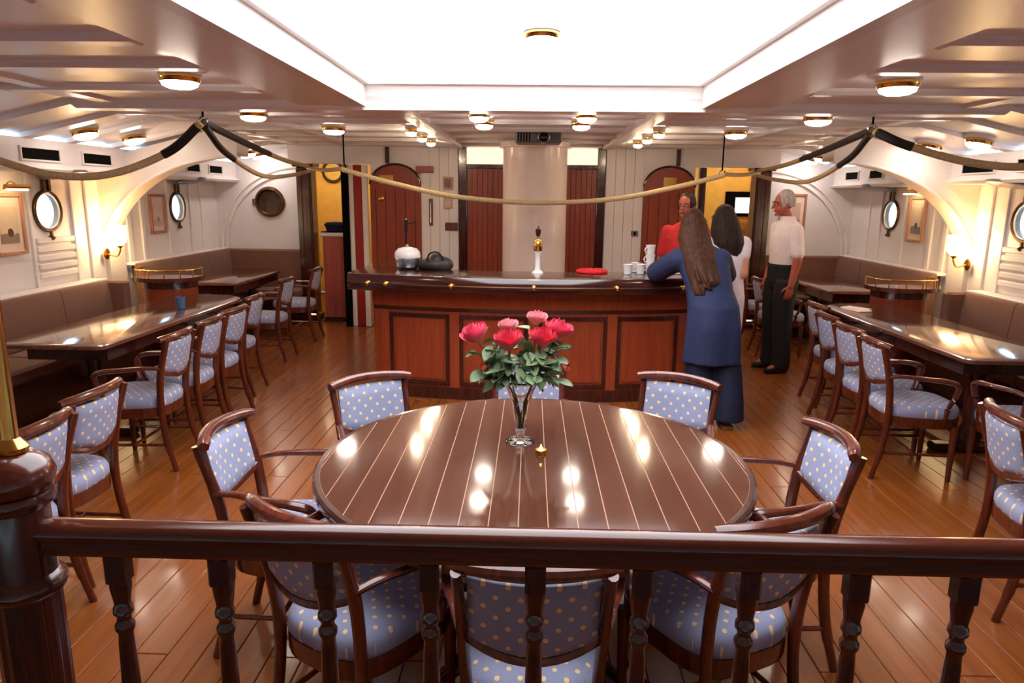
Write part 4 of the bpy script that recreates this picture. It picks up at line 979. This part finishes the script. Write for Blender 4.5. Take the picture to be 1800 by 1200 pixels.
def torso(mb, J, prof, yaw=0.0):
    rs = []
    for (z, rx, ry) in prof:
        c = spine(J, z); rs.append(ering((c.x, c.y, z), rx, ry, 22, yaw))
    mb.rings(rs)
def hand(mb, wr, d, side, nrm, k=1.0, curl=.35):
    """wr wrist, d finger direction, side = thumb side direction, nrm = palm normal (fingers curl towards it)"""
    wr, d, side, nrm = Vector(wr), Vector(d).normalized(), Vector(side).normalized(), Vector(nrm).normalized()
    for j, o in enumerate((-.026, -.009, .009, .026)): mb.cap(wr + d * .01 + side * o * .7 * k, .014 * k, wr + d * .075 * k + side * o * k, .0115 * k, 8)
    for o, L in ((.028, .066), (.0095, .075), (-.0095, .07), (-.027, .054)):
        p = wr + d * .08 * k + side * o * k; dd = d.copy(); r_ = .0088 * k
        for seg in range(3):
            dd = (dd + nrm * curl * (.6 + .4 * seg)).normalized(); q = p + dd * L * k * (.45, .32, .23)[seg]; mb.cap(p, r_, q, r_ * .9, 8); p = q; r_ *= .92
    p = wr + d * .025 * k + side * .026 * k; q = p + (d * .6 + side * .8).normalized() * .036 * k; mb.cap(p, .0125 * k, q, .0105 * k, 8)
    mb.cap(q, .0105 * k, q + (d + side * .35 + nrm * .25).normalized() * .034 * k, .0085 * k, 8)
TORSO = [(.84, .10, .08), (.90, .165, .115), (.97, .165, .12), (1.08, .135, .10), (1.2, .145, .105), (1.32, .16, .11), (1.40, .15, .09), (1.45, .10, .07), (1.48, .055, .055)]
def body_mesh(J, hs, female, facing, skin, name):
    """J joint dict in local metres. facing = yaw of head."""
    mb = MB(); kz = J['neck'][2] / 1.48
    pr = [(z * kz, rx * (.92 if female else 1.03), ry * (.95 if female else 1.0)) for z, rx, ry in TORSO]
    torso(mb, J, pr)
    nk, hd_ = Vector(J['neck']), Vector(J['head'])
    q = Quaternion((0, 0, 1), facing) @ Quaternion((1, 0, 0), J.get('nod', 0.0))
    H_ = lambda x, y, z: hd_ + q @ Vector((x, y, z)) * hs
    mb.cap(nk - Vector((0, 0, .03)), .055, hd_ - Vector((0, 0, .08)) + (q @ Vector((0, -.015, 0))), .05)
    mb.ell(hd_ + q @ Vector((0, -.008, .022)) * hs, (.073 * hs, .092 * hs, .09 * hs), q); mb.ell(H_(0, .022, -.045), (.056 * hs, .066 * hs, .068 * hs), q)
    mb.ell(H_(0, .075, -.095), (.022 * hs, .018 * hs, .016 * hs), q)              # chin
    mb.cap(H_(0, .09, .01), .008 * hs, H_(0, .108, -.03), .013 * hs, 8)             # nose
    for sx in (-1, 1):
        mb.ell(H_(sx * .074, -.005, -.012), (.009 * hs, .018 * hs, .03 * hs), q)  # ear
        mb.ell(H_(sx * .03, .078, .02), (.024 * hs, .012 * hs, .008 * hs), q)      # brow
    mb.ell(H_(0, .088, -.058), (.022 * hs, .01 * hs, .009 * hs), q)                # lips
    for s_ in 'LR':
        mb.chain([J['sh' + s_], J['el' + s_], J['wr' + s_]], [.052 if female else .058, .04 if female else .044, .027 if female else .03])
        mb.chain([J['hip' + s_], J['kn' + s_], J['an' + s_]], [.085, .057, .04]); mb.cap(J['an' + s_], .038, J['to' + s_], .03)
        hn = J.get('hand' + s_)
        if hn: hand(mb, J['wr' + s_], *hn, k=.9 if female else 1.0)
    me = remeshed(mb, name, skin, .0065, 3)
    return me, H_, q
def face_bits(root, H_, hs, lipc=(150, 70, 66)):
    for sx in (-1, 1):
        MB().ell(H_(sx * .03, .083, .004), (.011 * hs, .008 * hs, .007 * hs), n=10, m=6).build('eye', mat('eye_white', (230, 222, 214), .3, noise=0), root)
        MB().ell(H_(sx * .03, .0905, .004), (.0055 * hs, .003 * hs, .0055 * hs), n=10, m=6).build('iris', mat('iris_dark', (40, 26, 20), .3, noise=0), root)
        MB().tube([H_(sx * .014, .094, .022), H_(sx * .03, .094, .028), H_(sx * .047, .084, .022)], .0035, 6).build('eyebrow', mat('brow_dark', (50, 34, 28), .7), root)
    MB().tube([H_(-.02, .095, -.058), H_(0, .099, -.058), H_(.02, .095, -.058)], .0035, 6).build('mouth', mat('lip', lipc, .4), root)
def sleeve(mb, J, s_, r0, r1, frac):
    a, b, c = Vector(J['sh' + s_]), Vector(J['el' + s_]), Vector(J['wr' + s_])
    if frac <= 1: mb.cap(a, r0, a.lerp(b, frac), r1)
    else: mb.cap(a, r0, b, (r0 + r1) / 2); mb.cap(b, (r0 + r1) / 2, b.lerp(c, frac - 1), r1)

# ---- woman in blue leaning on the bar (back to the camera)
p1 = thing('person', 'person with long brown hair in loose blue top and trousers leaning on the bar', 'person', (1.40, 5.15, 0))
J = dict(pelvis=(-.03, .0, .88), waist=(-.05, .06, 1.0), chest=(-.09, .17, 1.2), neck=(-.13, .26, 1.37), head=(-.165, .305, 1.505), nod=-.15,
         shL=(-.275, .19, 1.25), elL=(-.40, .40, 1.13), wrL=(-.24, .58, 1.12), shR=(.04, .2, 1.25), elR=(.14, .38, 1.12), wrR=(-.02, .58, 1.12),
         hipL=(-.12, 0, .85), knL=(-.11, .02, .47), anL=(-.09, .03, .09), toL=(-.11, .16, .035), hipR=(.06, 0, .85), knR=(.09, -.0, .47), anR=(.11, -.03, .09), toR=(.12, .1, .035),
         handL=((1, .35, 0), (0, 1, 0), (0, 0, -1)), handR=((-1, .4, 0), (0, 1, 0), (0, 0, -1)))
me, H_, q = body_mesh(J, .97, True, .35, SKIN, 'body'); link('body', me, p1); face_bits(p1, H_, .97)
NAVY = mat('blue_crepe_cloth', (31, 41, 78), .75, noise=.12, nscale=30, bump=.2, bscale=40); NAVYD = mat('dark_blue_trouser_cloth', (20, 27, 54), .75, noise=.12, nscale=30, bump=.2, bscale=40)
mb = MB(); rs = []
for (z, rx, ry, dx, dy) in ((.50, .225, .17, .0, 0), (.62, .215, .165, 0, 0), (.78, .205, .16, 0, 0), (.92, .19, .15, 0, 0), (1.04, .175, .14, 0, 0), (1.16, .19, .145, 0, .0), (1.26, .205, .14, 0, 0), (1.32, .175, .11, 0, 0), (1.365, .10, .085, 0, 0), (1.385, .07, .07, 0, 0)):
    c = spine(J, z); rs.append([(p[0] + .008 * math.sin(7 * i * 2 * math.pi / 28) * (z < .9), p[1] + .008 * math.cos(5 * i * 2 * math.pi / 28) * (z < .9), p[2]) for i, p in enumerate(ering((c.x + dx, c.y + dy, z), rx, ry, 28))])
mb.rings(rs)
for s_ in 'LR': sleeve(mb, J, s_, .088, .075, 1.25)
link('tunic', remeshed(mb, 'tunic', NAVY, .012, 4), p1)
mb = MB()
for sx, s_ in ((-1, 'L'), (1, 'R')):
    h, k, a = J['hip' + s_], J['kn' + s_], J['an' + s_]
    mb.rings([ering((h[0] * .9, h[1], .86), .085, .1), ering((h[0] * .9, h[1], .7), .095, .115), ering((k[0], k[1], .45), .11, .125), ering((a[0], a[1], .2), .115, .13), ering((a[0] + .005, a[1], .065), .12, .135)])
link('trousers', remeshed(mb, 'trousers', NAVYD, .012, 4), p1)
for s_ in 'LR':
    a, tt = Vector(J['an' + s_]), Vector(J['to' + s_]); MB().prism([(x, y) for x, y in [( -.04, -.06), (.04, -.06), (.045, .06), (.03, .17), (-.03, .17), (-.045, .06)]], .002, .022).build('sandal', mat('tan_sandal', (150, 100, 76), .6), p1, 30, (a.x, a.y, 0))
HB_ = hairm('brown_hair', (36, 18, 11), (88, 50, 31))
mb = MB(); hc = Vector(J['head'])
mb.ell(hc + Vector((0.0, -.022, .03)), (.088, .1, .1)); rgh = random.Random(5)
for k in range(26):
    a = R(200 + 140 * k / 25); x0 = .082 * math.cos(a); y0 = .085 * math.sin(a) - .015
    top = hc + Vector((x0, y0, .03)); L_ = rgh.uniform(.42, .53)
    mb.chain([top, top + Vector((x0 * .3, -.05, -.13)), top + Vector((x0 * .35 + .03, -.15, -.28)), top + Vector((x0 * .25 + .06, -.27, -L_))], [.022, .026, .024, .009], 8)
link('hair', remeshed(mb, 'hair', HB_, .009, 2), p1)

# ---- woman in white behind her
p2 = thing('person', 'person with long dark hair in white dress standing behind the one in blue', 'person', (1.66, 5.98, 0))
J = dict(pelvis=(0, 0, .88), waist=(0, .0, 1.0), chest=(-.0, .03, 1.22), neck=(-.02, .05, 1.40), head=(-.035, .075, 1.535), nod=-.1,
         shL=(-.17, .03, 1.33), elL=(-.24, .15, 1.1), wrL=(-.2, .36, 1.1), shR=(.14, .02, 1.33), elR=(.13, -.06, 1.08), wrR=(-.0, .14, 1.02),
         hipL=(-.09, 0, .85), knL=(-.1, .02, .47), anL=(-.1, .0, .09), toL=(-.12, .13, .035), hipR=(.08, 0, .85), knR=(.08, .02, .47), anR=(.07, 0, .09), toR=(.07, .13, .035),
         handL=((.3, 1, 0), (1, -.3, 0), (0, 0, -1)), handR=((-.8, .6, 0), (0, 0, 1), (-.4, -.4, 0)))
me, H_, q = body_mesh(J, .96, True, .6, SKIN, 'body'); link('body', me, p2); face_bits(p2, H_, .96)
WD = mat('white_dress_cloth', (238, 226, 232), .75, noise=.05, nscale=30, bump=.15, bscale=40)
mb = MB(); rs = []
for (z, rx, ry) in ((.52, .17, .15), (.7, .175, .155), (.88, .18, .145), (1.02, .155, .125), (1.18, .165, .13), (1.3, .165, .115), (1.36, .12, .09), (1.385, .075, .075)):
    c = spine(J, z); rs.append([(p[0] + .007 * math.sin(6 * i * 2 * math.pi / 28) * (z < .9), p[1], p[2]) for i, p in enumerate(ering((c.x, c.y, z), rx, ry, 28))])
mb.rings(rs)
for s_ in 'LR': sleeve(mb, J, s_, .07, .062, .35)
link('dress', remeshed(mb, 'dress', WD, .011, 4), p2)
mb = MB()
for s_ in 'LR':
    k, a = J['kn' + s_], J['an' + s_]; mb.rings([ering((k[0], k[1], .6), .08, .085), ering((k[0], k[1], .45), .07, .075), ering((a[0], a[1], .14), .055, .06)])
link('leggings', remeshed(mb, 'leggings', WD, .011, 3), p2)
for s_ in 'LR':
    a = Vector(J['an' + s_]); MB().prism([(-.04, -.06), (.04, -.06), (.045, .06), (.03, .17), (-.03, .17), (-.045, .06)], .002, .07).build('shoe', MATS['tan_sandal'], p2, 30, (a.x, a.y, 0))
mb = MB(); hc = Vector(J['head']); mb.ell(hc + Vector((.01, -.018, .028)), (.09, .1, .1))
for k in range(26):
    a = R(190 + 190 * k / 25); x0 = .085 * math.cos(a) + .01; y0 = .085 * math.sin(a) - .01
    top = hc + Vector((x0, y0, .02)); L_ = rgh.uniform(.27, .36)
    mb.chain([top, top + Vector((x0 * .3 + .01, -.03, -.12)), top + Vector((x0 * .4 + .03, -.05, -.22)), top + Vector((x0 * .3 + .04, -.06, -L_))], [.022, .026, .024, .009], 8)
link('hair', remeshed(mb, 'hair', hairm('dark_hair', (26, 16, 14), (62, 40, 32)), .009, 2), p2)

# ---- man in red behind the bar end
p3 = thing('person', 'person with short dark hair in red shirt, mostly hidden behind two long-haired people', 'person', (1.47, 6.75, 0))
def std(h, lean=0.0):
    k = h / 1.75
    d = dict(pelvis=(0, 0, .93), waist=(0, 0, 1.07), chest=(0, .0, 1.3), neck=(0, -.01, 1.48), head=(0, .02, 1.625), shL=(-.172, 0, 1.382), elL=(-.235, -.03, 1.12), wrL=(-.235, .04, .87), shR=(.172, 0, 1.382), elR=(.235, -.03, 1.12), wrR=(.235, .04, .87),
             hipL=(-.09, 0, .9), knL=(-.1, .02, .5), anL=(-.105, -.01, .09), toL=(-.13, .14, .035), hipR=(.09, 0, .9), knR=(.1, .02, .5), anR=(.105, -.01, .09), toR=(.13, .14, .035),
             handL=((.05, .15, -1), (.3, 1, .15), (1, -.2, 0)), handR=((-.05, .15, -1), (-.3, 1, .15), (-1, -.2, 0)))
    return {a: (tuple(x * k for x in b) if not a.startswith('hand') else b) for a, b in d.items()}
J = std(1.76); p3.rotation_euler.z = R(150)
me, H_, q = body_mesh(J, 1.0, False, -.1, SKIN2, 'body'); link('body', me, p3); face_bits(p3, H_, 1.0)
def shirt(J, m, name, k, parent, fr=.75, extra=.0):
    mb = MB(); kz = J['neck'][2] / 1.48
    torso(mb, J, [(z * kz, rx + k, ry + k) for z, rx, ry in ((1.0, .148, .108), (1.04, .152, .112), (1.08, .155, .115), (1.2, .165, .122), (1.32, .18, .122), (1.40, .165, .10), (1.45, .105, .078), (1.475, .058, .06))])
    for s_ in 'LR': sleeve(mb, J, s_, .075 + extra, .07 + extra, fr)
    link(name, remeshed(mb, name, m, .01, 3), parent)
def trousers(J, m, parent):
    mb = MB(); kz = J['neck'][2] / 1.48
    torso(mb, J, [(z * kz, rx, ry) for z, rx, ry in ((.82, .15, .11), (.9, .182, .132), (.97, .18, .134), (1.055, .178, .134))])
    for s_ in 'LR':
        h, k, a = J['hip' + s_], J['kn' + s_], J['an' + s_]
        mb.rings([ering((h[0] * 1.0, h[1], h[2]), .1, .12), ering((k[0], k[1], (h[2] + k[2]) / 2 + .05), .095, .11), ering((k[0], k[1], k[2]), .085, .095), ering((a[0], a[1] + .01, .2), .08, .09), ering((a[0], a[1] + .015, .05), .08, .1)])
    link('trousers', remeshed(mb, 'trousers', m, .01, 3), parent)
def shoes(J, m, parent):
    for s_ in 'LR':
        a, tt = Vector(J['an' + s_]), Vector(J['to' + s_]); mb = MB(); mb.chain([(a.x, a.y - .035, .04), ((a.x + tt.x) / 2, (a.y + tt.y) / 2, .042), (tt.x, tt.y + .01, .032)], [.042, .045, .032]); link('shoe', remeshed(mb, 'shoe', m, .008, 2), parent)
def short_hair(J, H_, hs, m, parent, low=-.03):
    mb = MB(); mb.ell(H_(0, -.022, .042), (.08 * hs, .088 * hs, .088 * hs))
    for a in range(150, 391, 24): mb.cap(H_(.07 * math.cos(R(a)), -.01 + .085 * math.sin(R(a)), .03), .018 * hs, H_(.068 * math.cos(R(a)), -.012 + .082 * math.sin(R(a)), low), .013 * hs, 8)
    link('hair', remeshed(mb, 'hair', m, .008, 2), parent)
shirt(J, mat('red_polo_cloth', (206, 44, 44), .75, noise=.08, nscale=40), 'shirt', .01, p3, .75, -.008)
trousers(J, mat('black_trouser_cloth', (20, 18, 20), .75, noise=.15, nscale=40), p3); shoes(J, LEATH, p3)
short_hair(J, H_, 1.0, MATS['dark_hair'], p3)

# ---- man in white shirt by the right tables
p4 = thing('person', 'person in white short-sleeved shirt and black trousers standing by the right tables', 'person', (2.50, 6.98, 0))
p4.rotation_euler.z = R(100)
J = std(1.80)
J['elL'] = (-.25, -.0, 1.14); J['nod'] = -.12
J['head'] = (.0, .05, J['head'][2] - .005)
me, H_, q = body_mesh(J, 1.04, False, -.15, SKIN2, 'body'); link('body', me, p4); face_bits(p4, H_, 1.04, (120, 50, 46))
shirt(J, mat('white_shirt_cloth', (240, 226, 222), .7, noise=.05, nscale=30, bump=.15, bscale=30), 'shirt', .012, p4, .8, -.006)
trousers(J, MATS['black_trouser_cloth'], p4); shoes(J, LEATH, p4)
MB().rings([ering((0, 0, 1.055), .184, .14, 28), ering((0, 0, 1.085), .183, .139, 28)], cap=False).build('belt', LEATH, p4)
_n = J['neck']; MB().rings([ering((0, -.008, _n[2] - .03), .085, .082, 28), ering((0, .0, _n[2] + .022), .07, .072, 28), ering((0, .0, _n[2] + .018), .066, .068, 28), ering((0, -.008, _n[2] - .035), .08, .078, 28)], cap=False).build('collar', MATS['white_shirt_cloth'], p4)
for _z in range(5): MB().ell((.0, .136 - .002 * abs(_z - 2), 1.14 + .065 * _z), (.006, .003, .006), n=8, m=5).build('button', MATS['porcelain'], p4)
short_hair(J, H_, 1.04, hairm('grey_hair', (150, 140, 136), (214, 204, 200)), p4)
